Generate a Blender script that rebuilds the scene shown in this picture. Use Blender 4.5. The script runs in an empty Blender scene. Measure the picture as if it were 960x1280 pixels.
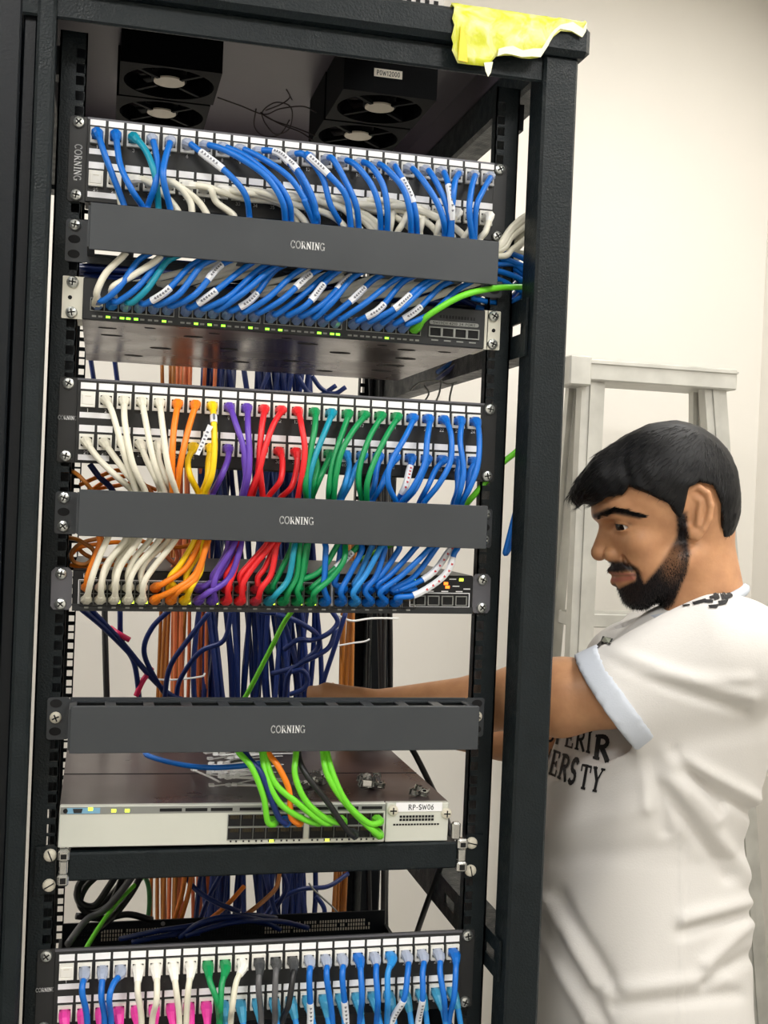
import bpy, bmesh, math, random
import numpy as np
from mathutils import Vector, Matrix
from mathutils.bvhtree import BVHTree

sc = bpy.context.scene
COL = sc.collection
rng = random.Random(7)

# ---------------------------------------------------------------- camera
CAM_F = 1471.6                      # focal length in pixels of the 960 x 1280 frame
CAM_C = np.array([-.1965, -1.2833, 1.4661])
def _rot(y, p, r):
    cy, sy, cp, sp, cr, sr = math.cos(y), math.sin(y), math.cos(p), math.sin(p), math.cos(r), math.sin(r)
    return (np.array([[cy, -sy, 0], [sy, cy, 0], [0, 0, 1]]) @ np.array([[1, 0, 0], [0, cp, -sp], [0, sp, cp]])
            @ np.array([[cr, 0, sr], [0, 1, 0], [-sr, 0, cr]]))
CAM_M = _rot(-.23746, -.0086, -.0414)   # columns: right, forward, up
cd = bpy.data.cameras.new('camera'); cam = bpy.data.objects.new('camera', cd); COL.objects.link(cam)
r_, f_, u_ = CAM_M[:, 0], CAM_M[:, 1], CAM_M[:, 2]
cam.matrix_world = Matrix(((r_[0], u_[0], -f_[0], CAM_C[0]), (r_[1], u_[1], -f_[1], CAM_C[1]), (r_[2], u_[2], -f_[2], CAM_C[2]), (0, 0, 0, 1)))
cd.sensor_fit = 'HORIZONTAL'; cd.sensor_width = 36.0; cd.lens = CAM_F / 960 * 36.0
cd.clip_start = .02; cd.clip_end = 50
sc.camera = cam
def P(px, py, Y):
    """the point at depth Y (rack coordinates, 0 = front of the mounting rails) seen at a place of the photograph"""
    d = CAM_M @ np.array([(px - 480) / CAM_F, 1, (640 - py) / CAM_F])
    t = (Y - CAM_C[1]) / d[1]
    return Vector(CAM_C + t * d)
def PX(px, py, X):
    d = CAM_M @ np.array([(px - 480) / CAM_F, 1, (640 - py) / CAM_F])
    return Vector(CAM_C + (X - CAM_C[0]) / d[0] * d)

# ---------------------------------------------------------------- light and exposure
w = bpy.data.worlds.new('world'); sc.world = w; w.use_nodes = True
w.node_tree.nodes['Background'].inputs[0].default_value = (.9, .93, 1, 1)
w.node_tree.nodes['Background'].inputs[1].default_value = .05
sc.view_settings.view_transform = 'Standard'; sc.view_settings.look = 'None'
sc.view_settings.exposure = 0.08; sc.view_settings.gamma = 1.0; sc.view_settings.use_curve_mapping = False
LIGHTS = [(-.75, -1.55, 23), (.75, -1.55, 19.5), (-.95, .62, 10), (.95, .45, 7), (.95, -.45, 7), (-1.3, -.5, 7)]
for i, (x, y, e) in enumerate(LIGHTS):
    ld = bpy.data.lights.new('panel_light', 'AREA'); ld.shape = 'RECTANGLE'; ld.size = .56; ld.size_y = .56; ld.energy = e
    ld.color = (1, .99, .98)
    lo = bpy.data.objects.new('panel_light', ld); COL.objects.link(lo); lo.location = (x, y, 2.73)

# ---------------------------------------------------------------- materials
def s2l(c):
    return tuple((v / 12.92 if v <= .04045 else ((v + .055) / 1.055) ** 2.4) for v in c)
MATS = {}
def mat(name, rgb, rough=.5, metal=0.0, noise=0.0, nscale=40, bump=0.0, bscale=300, spec=.5, trans=0.0, emit=0.0, coat=0.0, alpha=1.0, sheen=0.0, rvar=0.0):
    if name in MATS: return MATS[name]
    m = bpy.data.materials.new(name); m.use_nodes = True
    nt = m.node_tree; b = nt.nodes['Principled BSDF']
    c = s2l([v / 255 for v in rgb])
    b.inputs['Base Color'].default_value = (*c, 1)
    b.inputs['Roughness'].default_value = rough; b.inputs['Metallic'].default_value = metal
    b.inputs['Specular IOR Level'].default_value = spec
    b.inputs['Transmission Weight'].default_value = trans
    b.inputs['Coat Weight'].default_value = coat
    b.inputs['Alpha'].default_value = alpha
    if emit:
        b.inputs['Emission Color'].default_value = (*c, 1); b.inputs['Emission Strength'].default_value = emit
    if noise or bump or rvar:
        tc = nt.nodes.new('ShaderNodeTexCoord')
    if noise or rvar:
        n = nt.nodes.new('ShaderNodeTexNoise'); n.inputs['Scale'].default_value = nscale; n.inputs['Detail'].default_value = 6
        nt.links.new(tc.outputs['Object'], n.inputs['Vector'])
    if noise:
        mx = nt.nodes.new('ShaderNodeMix'); mx.data_type = 'RGBA'
        mx.inputs['A'].default_value = (*[v * (1 - noise) for v in c], 1); mx.inputs['B'].default_value = (*[min(1, v * (1 + noise) + noise * .01) for v in c], 1)
        nt.links.new(n.outputs['Fac'], mx.inputs['Factor']); nt.links.new(mx.outputs['Result'], b.inputs['Base Color'])
    if rvar:
        mr = nt.nodes.new('ShaderNodeMapRange'); mr.inputs['From Min'].default_value = .3; mr.inputs['From Max'].default_value = .7
        mr.inputs['To Min'].default_value = max(.02, rough - rvar); mr.inputs['To Max'].default_value = min(1, rough + rvar)
        nt.links.new(n.outputs['Fac'], mr.inputs['Value']); nt.links.new(mr.outputs['Result'], b.inputs['Roughness'])
    if bump:
        n2 = nt.nodes.new('ShaderNodeTexNoise'); n2.inputs['Scale'].default_value = bscale; n2.inputs['Detail'].default_value = 3
        nt.links.new(tc.outputs['Object'], n2.inputs['Vector'])
        bp = nt.nodes.new('ShaderNodeBump'); bp.inputs['Strength'].default_value = bump; bp.inputs['Distance'].default_value = .002
        nt.links.new(n2.outputs['Fac'], bp.inputs['Height']); nt.links.new(bp.outputs['Normal'], b.inputs['Normal'])
    MATS[name] = m
    return m
def M(n): return MATS[n]
mat('wall_paint', (238, 234, 226), .75, noise=.03, nscale=3, bump=.05, bscale=120)
mat('ceiling_paint', (240, 240, 238), .8)
mat('floor_tile', (150, 148, 142), .4, noise=.15, nscale=6)
mat('lamp_glow', (255, 250, 240), .5, emit=3.0)
mat('lamp_frame', (235, 235, 235), .5)
mat('rack_paint', (17, 25, 28), .42, noise=.25, nscale=60, bump=.35, bscale=420, rvar=.12, spec=.24)
mat('rack_dark', (12, 17, 22), .42, bump=.1, bscale=400, spec=.25)
mat('roof_paint', (78, 70, 82), .38, noise=.12, nscale=20, bump=.05, bscale=300)
mat('vent_plate', (188, 184, 182), .5)
mat('hole_black', (6, 6, 8), .8)
mat('panel_paint', (36, 37, 38), .4, spec=.4, noise=.1, nscale=50, rvar=.08)
mat('cover_paint', (50, 54, 58), .42, noise=.08, nscale=14, rvar=.08)
mat('label_white', (248, 248, 250), .5)
mat('print_white', (232, 232, 232), .5)
mat('jack_white', (242, 240, 232), .4)
mat('jack_clear', (214, 214, 212), .2)
mat('pin_gold', (74, 64, 40), .4, metal=.6)
mat('screw_metal', (205, 208, 205), .28, metal=.9, noise=.2, nscale=300)
mat('screw_cream', (214, 208, 190), .4, noise=.1, nscale=200)
mat('switch_grey', (42, 44, 46), .42, spec=.35)
mat('switch_metal', (94, 80, 78), .27, metal=.35, noise=.12, nscale=9, rvar=.08)  # brownish-grey metal, its tint also standing in for orange reflections underneath
mat('switch_black', (18, 19, 22), .42, spec=.35)
mat('switch_silver', (214, 216, 206), .42, metal=.25)
mat('switch_top', (84, 72, 73), .3, metal=.3, noise=.1, nscale=7, rvar=.06)
mat('strip_grey', (140, 142, 138), .45, metal=.2)
mat('strip_blue', (125, 175, 205), .5)
mat('ear_silver', (222, 220, 206), .4, metal=.35)
mat('ear_grey', (98, 98, 104), .4, metal=.3)
mat('led_green', (150, 255, 60), .5, emit=2.2)
mat('led_yellow', (225, 255, 70), .5, emit=1.8)
mat('led_amber', (255, 130, 40), .5, emit=2.0)
mat('chrome', (190, 190, 186), .25, metal=.9, noise=.2, nscale=90)
mat('tape_yellow', (206, 208, 40), .34, bump=.6, bscale=45)
def _tape():
    nt = MATS['tape_yellow'].node_tree; b = nt.nodes['Principled BSDF']; tc = nt.nodes.new('ShaderNodeTexCoord'); n = nt.nodes.new('ShaderNodeTexNoise'); n.inputs['Scale'].default_value = 38; n.inputs['Detail'].default_value = 4; n.inputs['Distortion'].default_value = 1.6
    r = nt.nodes.new('ShaderNodeValToRGB'); el = r.color_ramp.elements; el[0].position = .42; el[0].color = (*s2l((.80, .82, .16)), 1); el[1].position = .66; el[1].color = (*s2l((.93, .92, .62)), 1)
    nt.links.new(tc.outputs['Object'], n.inputs['Vector']); nt.links.new(n.outputs['Fac'], r.inputs['Fac']); nt.links.new(r.outputs['Color'], b.inputs['Base Color'])
_tape()
mat('tape_white', (238, 240, 205), .5, noise=.05)
mat('fan_black', (6, 7, 9), .6, spec=.06)
mat('fan_blade', (10, 11, 13), .22, spec=.5)
mat('sticker_cream', (206, 198, 180), .4, noise=.12, nscale=60)
mat('wire_dark', (38, 26, 28), .5)
mat('ladder_metal', (196, 195, 188), .5, metal=.35, noise=.4, nscale=14, rvar=.1)
mat('sliver_tan', (190, 120, 70), .7)
mat('zip_white', (242, 242, 240), .35)
mat('sleeve_white', (226, 228, 232), .4)
mat('sleeve_print', (110, 112, 120), .5)
mat('marker_red', (190, 50, 60), .5)
CAB = dict(blue=(6, 104, 196), sky=(36, 134, 208), teal=(10, 140, 165), cyanboot=(62, 152, 190), navy=(14, 40, 104), white=(228, 224, 206), ivory=(220, 216, 196),
           orange=(238, 128, 20), coral=(226, 122, 74), tan=(176, 108, 40), yellow=(246, 205, 14), purple=(96, 62, 170), red=(226, 34, 40), darkred=(176, 40, 56), green=(8, 140, 78),
           lime=(112, 214, 46), darkgreen=(28, 112, 44), black=(24, 24, 26), grey=(88, 88, 90), pink=(238, 66, 168), magenta=(214, 30, 90))
for k, v in CAB.items(): mat('cable_' + k, v, .38, noise=.05, nscale=30, spec=.45)
mat('boot_clear', (196, 206, 226), .25, trans=.35, spec=.5)
mat('boot_clear_blue', (120, 146, 196), .25, trans=.25, spec=.5)
mat('boot_grey', (60, 62, 64), .4)

# ---------------------------------------------------------------- mesh helpers
class MB:
    def __init__(s): s.v = []; s.f = []; s.m = []; s.mats = []
    def mi(s, m):
        m = MATS[m] if isinstance(m, str) else m
        if m not in s.mats: s.mats.append(m)
        return s.mats.index(m)
    def add(s, vs, fs, m):
        o = len(s.v); k = s.mi(m)
        s.v += [tuple(v) for v in vs]
        for f in fs: s.f.append(tuple(i + o for i in f)); s.m.append(k)
    def box(s, x0, x1, y0, y1, z0, z1, m):
        s.add([(x0, y0, z0), (x1, y0, z0), (x1, y1, z0), (x0, y1, z0), (x0, y0, z1), (x1, y0, z1), (x1, y1, z1), (x0, y1, z1)],
              [(0, 3, 2, 1), (4, 5, 6, 7), (0, 1, 5, 4), (1, 2, 6, 5), (2, 3, 7, 6), (3, 0, 4, 7)], m)
    def bbox(s, x0, x1, y0, y1, z0, z1, m, b=.001):
        """box with bevelled edges (octagonal cross-sections along every axis)"""
        bm = bmesh.new(); bmesh.ops.create_cube(bm, size=1)
        for v in bm.verts: v.co = Vector(((x0 + x1) / 2 + v.co.x * (x1 - x0), (y0 + y1) / 2 + v.co.y * (y1 - y0), (z0 + z1) / 2 + v.co.z * (z1 - z0)))
        bmesh.ops.bevel(bm, geom=list(bm.edges), offset=b, segments=1, affect='EDGES')
        s.bm(bm, m)
    def bm(s, bm, m):
        bm.verts.index_update(); s.add([v.co for v in bm.verts], [[v.index for v in f.verts] for f in bm.faces], m); bm.free()
    def hexa(s, q0, q1, m):
        """solid between two quads"""
        s.add(list(q0) + list(q1), [(3, 2, 1, 0), (4, 5, 6, 7), (0, 1, 5, 4), (1, 2, 6, 5), (2, 3, 7, 6), (3, 0, 4, 7)], m)
    def cyl(s, a, b, r0, r1, m, n=12, cap=True):
        a = Vector(a); b = Vector(b); d = (b - a).normalized()
        u = d.orthogonal().normalized(); v = d.cross(u)
        vs = []
        for p, r in ((a, r0), (b, r1)):
            for i in range(n):
                t = 2 * math.pi * i / n; vs.append(p + (u * math.cos(t) + v * math.sin(t)) * r)
        fs = [(i, (i + 1) % n, n + (i + 1) % n, n + i) for i in range(n)]
        if cap: fs += [tuple(range(n - 1, -1, -1)), tuple(range(n, 2 * n))]
        s.add(vs, fs, m)
    def prism(s, poly, axis, a, b, m):
        """polygon (2D) extruded along an axis: 'x' -> poly is (y,z), 'y' -> (x,z), 'z' -> (x,y)"""
        n = len(poly)
        def mk(p, t): return {'x': (t, p[0], p[1]), 'y': (p[0], t, p[1]), 'z': (p[0], p[1], t)}[axis]
        s.add([mk(p, a) for p in poly] + [mk(p, b) for p in poly],
              [(i, (i + 1) % n, n + (i + 1) % n, n + i) for i in range(n)] + [tuple(range(n - 1, -1, -1)), tuple(range(n, 2 * n))], m)
    def tube(s, pts, rad, m, seg=8, cap=True):
        pts = [Vector(p) for p in pts]; n = len(pts)
        if not hasattr(rad, '__len__'): rad = [rad] * n
        T = [(pts[min(i + 1, n - 1)] - pts[max(i - 1, 0)]).normalized() for i in range(n)]
        u = T[0].orthogonal().normalized(); vs = []
        for i in range(n):
            u = (u - T[i] * u.dot(T[i]))
            u = u.normalized() if u.length > 1e-6 else T[i].orthogonal().normalized()
            v = T[i].cross(u)
            for k in range(seg):
                t = 2 * math.pi * k / seg; vs.append(pts[i] + (u * math.cos(t) + v * math.sin(t)) * rad[i])
        fs = [(i * seg + k, i * seg + (k + 1) % seg, (i + 1) * seg + (k + 1) % seg, (i + 1) * seg + k) for i in range(n - 1) for k in range(seg)]
        if cap: fs += [tuple(range(seg - 1, -1, -1)), tuple(range((n - 1) * seg, n * seg))]
        s.add(vs, fs, m)
    def mesh(s, name, smooth=False):
        me = bpy.data.meshes.new(name); me.from_pydata(s.v, [], s.f)
        for m in s.mats: me.materials.append(m)
        me.polygons.foreach_set('material_index', s.m)
        if smooth: me.polygons.foreach_set('use_smooth', [True] * len(s.f))
        me.update(); return me
    def build(s, name, parent=None, smooth=False, label=None, kind=None):
        return put(name, s.mesh(name, smooth), parent, label=label, kind=kind)
def put(name, me, parent=None, loc=None, rot=None, label=None, kind=None):
    o = bpy.data.objects.new(name, me); COL.objects.link(o)
    if parent is not None: o.parent = parent
    if loc is not None: o.location = loc
    if rot is not None: o.rotation_euler = rot
    if label: o['label'] = label
    if kind: o['kind'] = kind
    return o
def thing(name, label, cat, loc=(0, 0, 0), group=None, rot=None):
    o = bpy.data.objects.new(name, None); COL.objects.link(o); o.location = loc; o.empty_display_size = .02
    if rot: o.rotation_euler = rot
    return tag(o, label, cat, group)
def tag(o, label, cat, group=None, kind=None):
    o['label'] = label; o['category'] = cat
    if group: o['group'] = group
    if kind: o['kind'] = kind
    return o
def struct(o): o['kind'] = 'structure'; return o
def spline(pts, n=8):
    """Catmull-Rom through the points"""
    p = [Vector(q) for q in pts]
    p = [p[0] * 2 - p[1]] + p + [p[-1] * 2 - p[-2]]
    out = []
    for i in range(1, len(p) - 2):
        a, b, c, d = p[i - 1], p[i], p[i + 1], p[i + 2]
        for k in range(n):
            t = k / n
            out.append(.5 * ((2 * b) + (c - a) * t + (2 * a - 5 * b + 4 * c - d) * t * t + (3 * b - a - 3 * c + d) * t ** 3))
    out.append(p[-2]); return out
ORD = ['first', 'second', 'third', 'fourth', 'fifth', 'sixth', 'seventh', 'eighth', 'ninth', 'tenth', 'eleventh', 'twelfth', 'thirteenth', 'fourteenth', 'fifteenth',
       'sixteenth', 'seventeenth', 'eighteenth', 'nineteenth', 'twentieth', 'twenty-first', 'twenty-second', 'twenty-third', 'twenty-fourth', 'twenty-fifth', 'twenty-sixth',
       'twenty-seventh', 'twenty-eighth', 'twenty-ninth', 'thirtieth', 'thirty-first', 'thirty-second', 'thirty-third', 'thirty-fourth', 'thirty-fifth', 'thirty-sixth',
       'thirty-seventh', 'thirty-eighth', 'thirty-ninth', 'fortieth', 'forty-first', 'forty-second', 'forty-third', 'forty-fourth', 'forty-fifth', 'forty-sixth', 'forty-seventh', 'forty-eighth']

# lettering: every glyph is a few pen strokes (polyline, relative width) on a unit-high cell
def _arc(cx, cy, rx, ry, a0, a1, n=10):
    return [(cx + rx * math.cos(math.radians(a0 + (a1 - a0) * i / n)), cy + ry * math.sin(math.radians(a0 + (a1 - a0) * i / n))) for i in range(n + 1)]
K_, k_ = 1.0, .5
GL = {
 'C': (.8, [(_arc(.42, .5, .37, .46, 50, 310, 14), K_), ([(.7, .95), (.7, .72)], k_)]),
 'O': (.9, [(_arc(.45, .5, .39, .46, 0, 360, 18), K_)]),
 'G': (.88, [(_arc(.42, .5, .37, .46, 50, 318, 14), K_), ([(.72, .05), (.72, .42)], K_), ([(.56, .42), (.84, .42)], k_)]),
 'R': (.82, [([(.18, .04), (.18, .96)], K_), ([(.18, .95)] + _arc(.36, .74, .28, .22, 90, -90, 8) + [(.18, .51)], K_ * .8), ([(.4, .5), (.74, .04)], K_), ([(.04, .03), (.32, .03)], k_), ([(.04, .97), (.3, .97)], k_), ([(.66, .03), (.82, .03)], k_)]),
 'N': (.9, [([(.16, .04), (.16, .96)], k_ * 1.2), ([(.16, .96), (.74, .04)], K_), ([(.74, .04), (.74, .96)], k_ * 1.2), ([(.04, .03), (.28, .03)], k_), ([(.04, .97), (.22, .97)], k_), ([(.62, .97), (.86, .97)], k_)]),
 'I': (.42, [([(.21, .04), (.21, .96)], K_), ([(.06, .03), (.36, .03)], k_), ([(.06, .97), (.36, .97)], k_)]),
 'E': (.74, [([(.18, .04), (.18, .96)], K_), ([(.06, .03), (.66, .03)], k_), ([(.06, .97), (.64, .97)], k_), ([(.18, .5), (.5, .5)], k_), ([(.65, .03), (.65, .24)], k_), ([(.63, .97), (.63, .78)], k_), ([(.5, .4), (.5, .6)], k_)]),
 'S': (.66, [(_arc(.33, .73, .23, .23, 40, 270, 9) + _arc(.33, .27, .24, .23, 90, -140, 9), K_)]),
 'T': (.76, [([(.38, .04), (.38, .96)], K_), ([(.06, .96), (.7, .96)], k_), ([(.06, .96), (.06, .74)], k_), ([(.7, .96), (.7, .74)], k_), ([(.24, .03), (.52, .03)], k_)]),
 'Y': (.82, [([(.4, .04), (.4, .48)], K_), ([(.4, .46), (.12, .96)], K_), ([(.4, .46), (.68, .96)], k_), ([(.26, .03), (.54, .03)], k_), ([(.02, .97), (.26, .97)], k_), ([(.56, .97), (.8, .97)], k_)]),
 'U': (.86, [([(.16, .96), (.16, .34)] + _arc(.43, .3, .27, .27, 180, 360, 8) + [(.7, .96)], K_ * .8)]),
 'V': (.82, [([(.1, .96), (.4, .04)], K_), ([(.4, .04), (.7, .96)], k_)]),
 'P': (.72, [([(.18, .02), (.18, .96)], K_), ([(.18, .94)] + _arc(.36, .71, .26, .23, 90, -90, 8) + [(.18, .48)], K_ * .8)]),
 'W': (1.05, [([(.06, .96), (.28, .04), (.5, .8), (.72, .04), (.96, .96)], K_ * .75)]),
 '-': (.44, [([(.08, .42), (.36, .42)], K_ * .8)]), ' ': (.4, []),
 '0': (.66, [(_arc(.32, .5, .24, .46, 0, 360, 14), K_ * .8)]),
 '1': (.46, [([(.1, .76), (.26, .96), (.26, .02)], K_ * .8)]),
 '2': (.64, [(_arc(.31, .7, .24, .25, 160, -40, 8) + [(.06, .05), (.58, .05)], K_ * .8)]),
 '3': (.62, [(_arc(.29, .73, .23, .22, 150, -80, 8) + _arc(.29, .28, .25, .24, 80, -150, 8), K_ * .8)]),
 '4': (.66, [([(.44, .02), (.44, .96), (.06, .3), (.6, .3)], K_ * .8)]),
 '5': (.62, [([(.54, .95), (.14, .95), (.1, .55)] + _arc(.3, .32, .26, .28, 110, -140, 9), K_ * .8)]),
 '6': (.64, [([(.48, .95), (.2, .68)] + _arc(.31, .3, .24, .27, 150, -210, 14), K_ * .8)]),
 '7': (.6, [([(.06, .95), (.56, .95), (.24, .02)], K_ * .8)]),
 '8': (.64, [(_arc(.31, .73, .2, .22, 0, 360, 12), K_ * .8), (_arc(.31, .27, .25, .25, 0, 360, 12), K_ * .8)]),
 '9': (.64, [(_arc(.31, .7, .24, .26, 0, 360, 14), K_ * .8), ([(.55, .7), (.42, .04)], K_ * .8)]),
 'M': (1.0, [([(.12, .02), (.12, .96), (.48, .1), (.84, .96), (.84, .02)], K_ * .75)]),
 'L': (.62, [([(.16, .96), (.16, .05), (.58, .05)], K_ * .8)]), 'D': (.78, [([(.16, .03), (.16, .96)] + _arc(.3, .5, .36, .46, 90, -90, 9) + [(.16, .04)], K_ * .8)]),
 'A': (.8, [([(.06, .03), (.38, .96), (.7, .03)], K_ * .8), ([(.2, .36), (.57, .36)], k_)]), 'B': (.7, [([(.16, .03), (.16, .96)] + _arc(.32, .73, .22, .22, 90, -90, 6) + _arc(.34, .27, .26, .24, 90, -90, 6) + [(.16, .03)], K_ * .75)]),
 'H': (.8, [([(.14, .02), (.14, .96)], K_ * .8), ([(.64, .02), (.64, .96)], K_ * .8), ([(.14, .5), (.64, .5)], k_)]), 'K': (.76, [([(.14, .02), (.14, .96)], K_ * .8), ([(.62, .96), (.16, .44), (.66, .02)], K_ * .8)]),
}
def strokes(text, pen=.16):
    """quads (in text space, height 1) and the total width"""
    x = 0; quads = []
    for ch in text:
        wd, st = GL[ch]
        for poly, kk in st:
            hw = pen * kk / 2
            for i in range(len(poly) - 1):
                a = Vector(poly[i]); b = Vector(poly[i + 1]); d = b - a
                if d.length < 1e-6: continue
                d.normalize(); n = Vector((-d.y, d.x)) * hw; e = d * (hw * .55)
                quads.append([(x + q.x, q.y) for q in (a - e - n, b + e - n, b + e + n, a - e + n)])
        x += wd + .1
    return quads, x - .1
def lettering(mb, text, place, h, m, pen=.16, width=None, center=True):
    """place(u, v) -> world point, u to the right and v up in metres"""
    q, wd = strokes(text, pen)
    sx = (width / wd) if width else h
    for quad in q:
        mb.add([place((u - (wd / 2 if center else 0)) * sx, (v - .5) * h) for u, v in quad], [(0, 1, 2, 3)], m)

# ---------------------------------------------------------------- the room
XW0, XW1, YW0, YW1, ZC = -2.0, 1.39, -3.2, 1.35, 2.75
def slab(name, x0, x1, y0, y1, z0, z1, m):
    b = MB(); b.box(x0, x1, y0, y1, z0, z1, m); return struct(b.build(name))
slab('floor', XW0 - .1, XW1 + .1, YW0 - .1, YW1 + .1, -.1, 0, 'floor_tile')
slab('ceiling', XW0 - .1, XW1 + .1, YW0 - .1, YW1 + .1, ZC, ZC + .1, 'ceiling_paint')
slab('wall_back', XW0 - .1, XW1 + .1, YW1, YW1 + .1, 0, ZC, 'wall_paint')
slab('wall_right', XW1, XW1 + .1, YW0 - .1, YW1, 0, ZC, 'wall_paint')
slab('wall_left', XW0 - .1, XW0, YW0 - .1, YW1, 0, ZC, 'wall_paint')
slab('wall_front', XW0, XW1, YW0 - .1, YW0, 0, ZC, 'wall_paint')
for i, (x, y, e) in enumerate(LIGHTS):
    t = thing('ceiling_light', 'square flat lamp panel in the ceiling, %s of six' % ORD[i], 'lamp', (x, y, ZC), 'ceiling lamp panels')
    b = MB()
    for a0, a1, c0, c1 in ((-.3, .3, -.3, -.285), (-.3, .3, .285, .3), (-.3, -.285, -.285, .285), (.285, .3, -.285, .285)): b.box(a0, a1, c0, c1, -.012, 0, 'lamp_frame')
    b.build('frame', t)
    b = MB(); b.box(-.285, .285, -.285, .285, -.008, 0, 'lamp_glow'); b.build('diffuser', t)

# ---------------------------------------------------------------- the rack
rack = thing('network_rack', 'tall black open steel network rack full of cabling', 'rack', (0, 0, 0))
FY = -.06                                    # front of the frame
ROOF_Z = 2.04
def rail(name, sgn, y, flange):
    """a mounting rail: face plate with square holes, outer and inner return flanges"""
    b = MB(); z0, z1 = .12, 1.945
    def bx(xa, xb, ya, yb, za, zb): b.box(min(sgn * xa, sgn * xb), max(sgn * xa, sgn * xb), min(ya, yb), max(ya, yb), za, zb, 'rack_paint')
    th = .002 if flange > 0 else -.002
    bx(.2265, .2278, y, y + th, z0, z1); bx(.2372, .2545, y, y + th, z0, z1)
    bx(.2265, .2285, y, y + flange * .4, z0, z1); bx(.2525, .2545, y, y + flange * 2.2, z0, z1)
    z = z0; hz = []
    zz = 1.8486 - .00635 + .00635
    base = 1.85                               # top hole of the upper patch panel
    offs = []
    u = -60
    while True:
        for o in (0, -.015875, -.03175):
            offs.append(base + o - u * .04445)
        u += 1
        if base - u * .04445 < z0 - .1: break
    offs = sorted(h for h in offs if z0 + .01 < h < z1 - .01)
    for h in offs:
        bx(.2278, .2372, y, y + th, z, h - .0048); z = h + .0048
    bx(.2278, .2372, y, y + th, z, z1)
    return b.build(name, rack), offs
_, HOLES = rail('mounting_rail', -1, 0, .035); rail('mounting_rail', 1, 0, .035)
rail('mounting_rail', -1, .69, -.03); rail('mounting_rail', 1, .69, -.03)
b = MB(); b.box(-.2525, -.2283, .03, .032, 1.255, 1.945, 'rack_dark'); b.box(-.2525, -.2335, .03, .032, 1.12, 1.255, 'rack_dark'); b.box(-.2525, -.2335, .03, .032, .12, 1.06, 'rack_dark'); b.build('added_hole_backing', rack)  # dark strips added behind the left rail to darken its holes
# corner posts
b = MB(); b.bbox(.26, .30, FY, -.015, .06, 1.965, 'rack_paint', .003); b.build('corner_post', rack)
b = MB(); b.bbox(-.2745, -.2565, FY, -.02, .06, 1.965, 'rack_paint', .003); b.bbox(-.2885, -.2745, FY + .014, -.01, .06, 1.965, 'rack_dark', .002); b.build('corner_post', rack)
b = MB(); b.bbox(.244, .303, .695, .74, .06, 1.965, 'rack_dark', .003); b.build('corner_post', rack)
b = MB(); b.bbox(-.2845, -.26, .695, .74, .06, 1.965, 'rack_paint', .003); b.build('corner_post', rack)
# roof: front, rear and side beams, cap sheet, vent strip
b = MB(); b.bbox(-.31, .31, FY - .010, -.02, 1.963, 1.999, 'rack_paint', .006); b.build('roof_beam', rack)
b = MB(); b.bbox(-.30, .30, FY + .006, FY + .012, 1.936, 1.9635, 'rack_paint', .002); b.build('lower_beam', rack)
b = MB(); b.bbox(-.31, .31, .70, .752, 1.95, 2.006, 'rack_paint', .006); b.build('roof_beam', rack)
for s in (-1, 1):
    b = MB(); b.bbox(min(s * .27, s * .31), max(s * .27, s * .31), -.02, .70, 1.955, 2.006, 'rack_paint', .004); b.build('roof_beam', rack)
    b = MB(); b.bbox(min(s * .268, s * .30), max(s * .268, s * .30), FY, .74, .02, .07, 'rack_paint', .003); b.build('bottom_beam', rack)
for yy in (FY, .70):
    b = MB(); b.bbox(-.30, .30, yy, yy + .04, .02, .07, 'rack_paint', .003); b.build('bottom_beam', rack)
b = MB(); b.box(-.30, .30, .10, .745, ROOF_Z, ROOF_Z + .015, 'roof_paint'); b.box(-.27, .14, -.03, .10, ROOF_Z, ROOF_Z + .004, 'roof_paint'); b.build('roof_sheet', rack)
b = MB(); b.box(-.30, .15, -.034, -.03, 1.998, ROOF_Z + .004, 'vent_plate')
for i in range(42):
    for j in range(4):
        x = -.28 + i * .0102 + (j % 2) * .005; z = 2.012 + j * .0105
        b.box(x, x + .005, -.0346, -.034, z, z + .004, 'hole_black')
b.build('vent_strip', rack)
b = MB()
for s in (-1, 1): b.box(min(s * .27, s * .272), max(s * .27, s * .272), (-.02 if s < 0 else .10), .70, 2.0, ROOF_Z, 'roof_paint')
b.box(-.27, .27, .70, .702, 2.0, ROOF_Z, 'roof_paint'); b.build('roof_skirt', rack)
# slotted side braces between front and rear posts (right side and left side)
def brace(s, z0, z1):
    b = MB(); xa, xb = sorted((s * .256, s * .259))
    zc = (z0 + z1) / 2; hs = .0065
    b.box(xa, xb, -.045, .70, z0, zc - hs, 'rack_paint'); b.box(xa, xb, -.045, .70, zc + hs, z1, 'rack_paint')
    y = -.045
    for k in range(5):
        ys = -.037 + k * .163; b.box(xa, xb, min(y, ys), ys, zc - hs, zc + hs, 'rack_paint'); y = ys + .042
    b.box(xa, xb, y, .70, zc - hs, zc + hs, 'rack_paint')
    xc, xd = sorted((s * .259, s * .285))
    b.box(xc, xd, -.02, .70, z1 - .003, z1, 'rack_paint'); b.box(xc, xd, -.02, .70, z0, z0 + .003, 'rack_paint')
    return b.build('side_brace', rack)
ZB1 = (1.635, 1.70); ZB2 = (.936, .982)
for s in (1,):
    brace(s, *ZB1); brace(s, *ZB2)
brace(-1, .30, .357)
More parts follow.
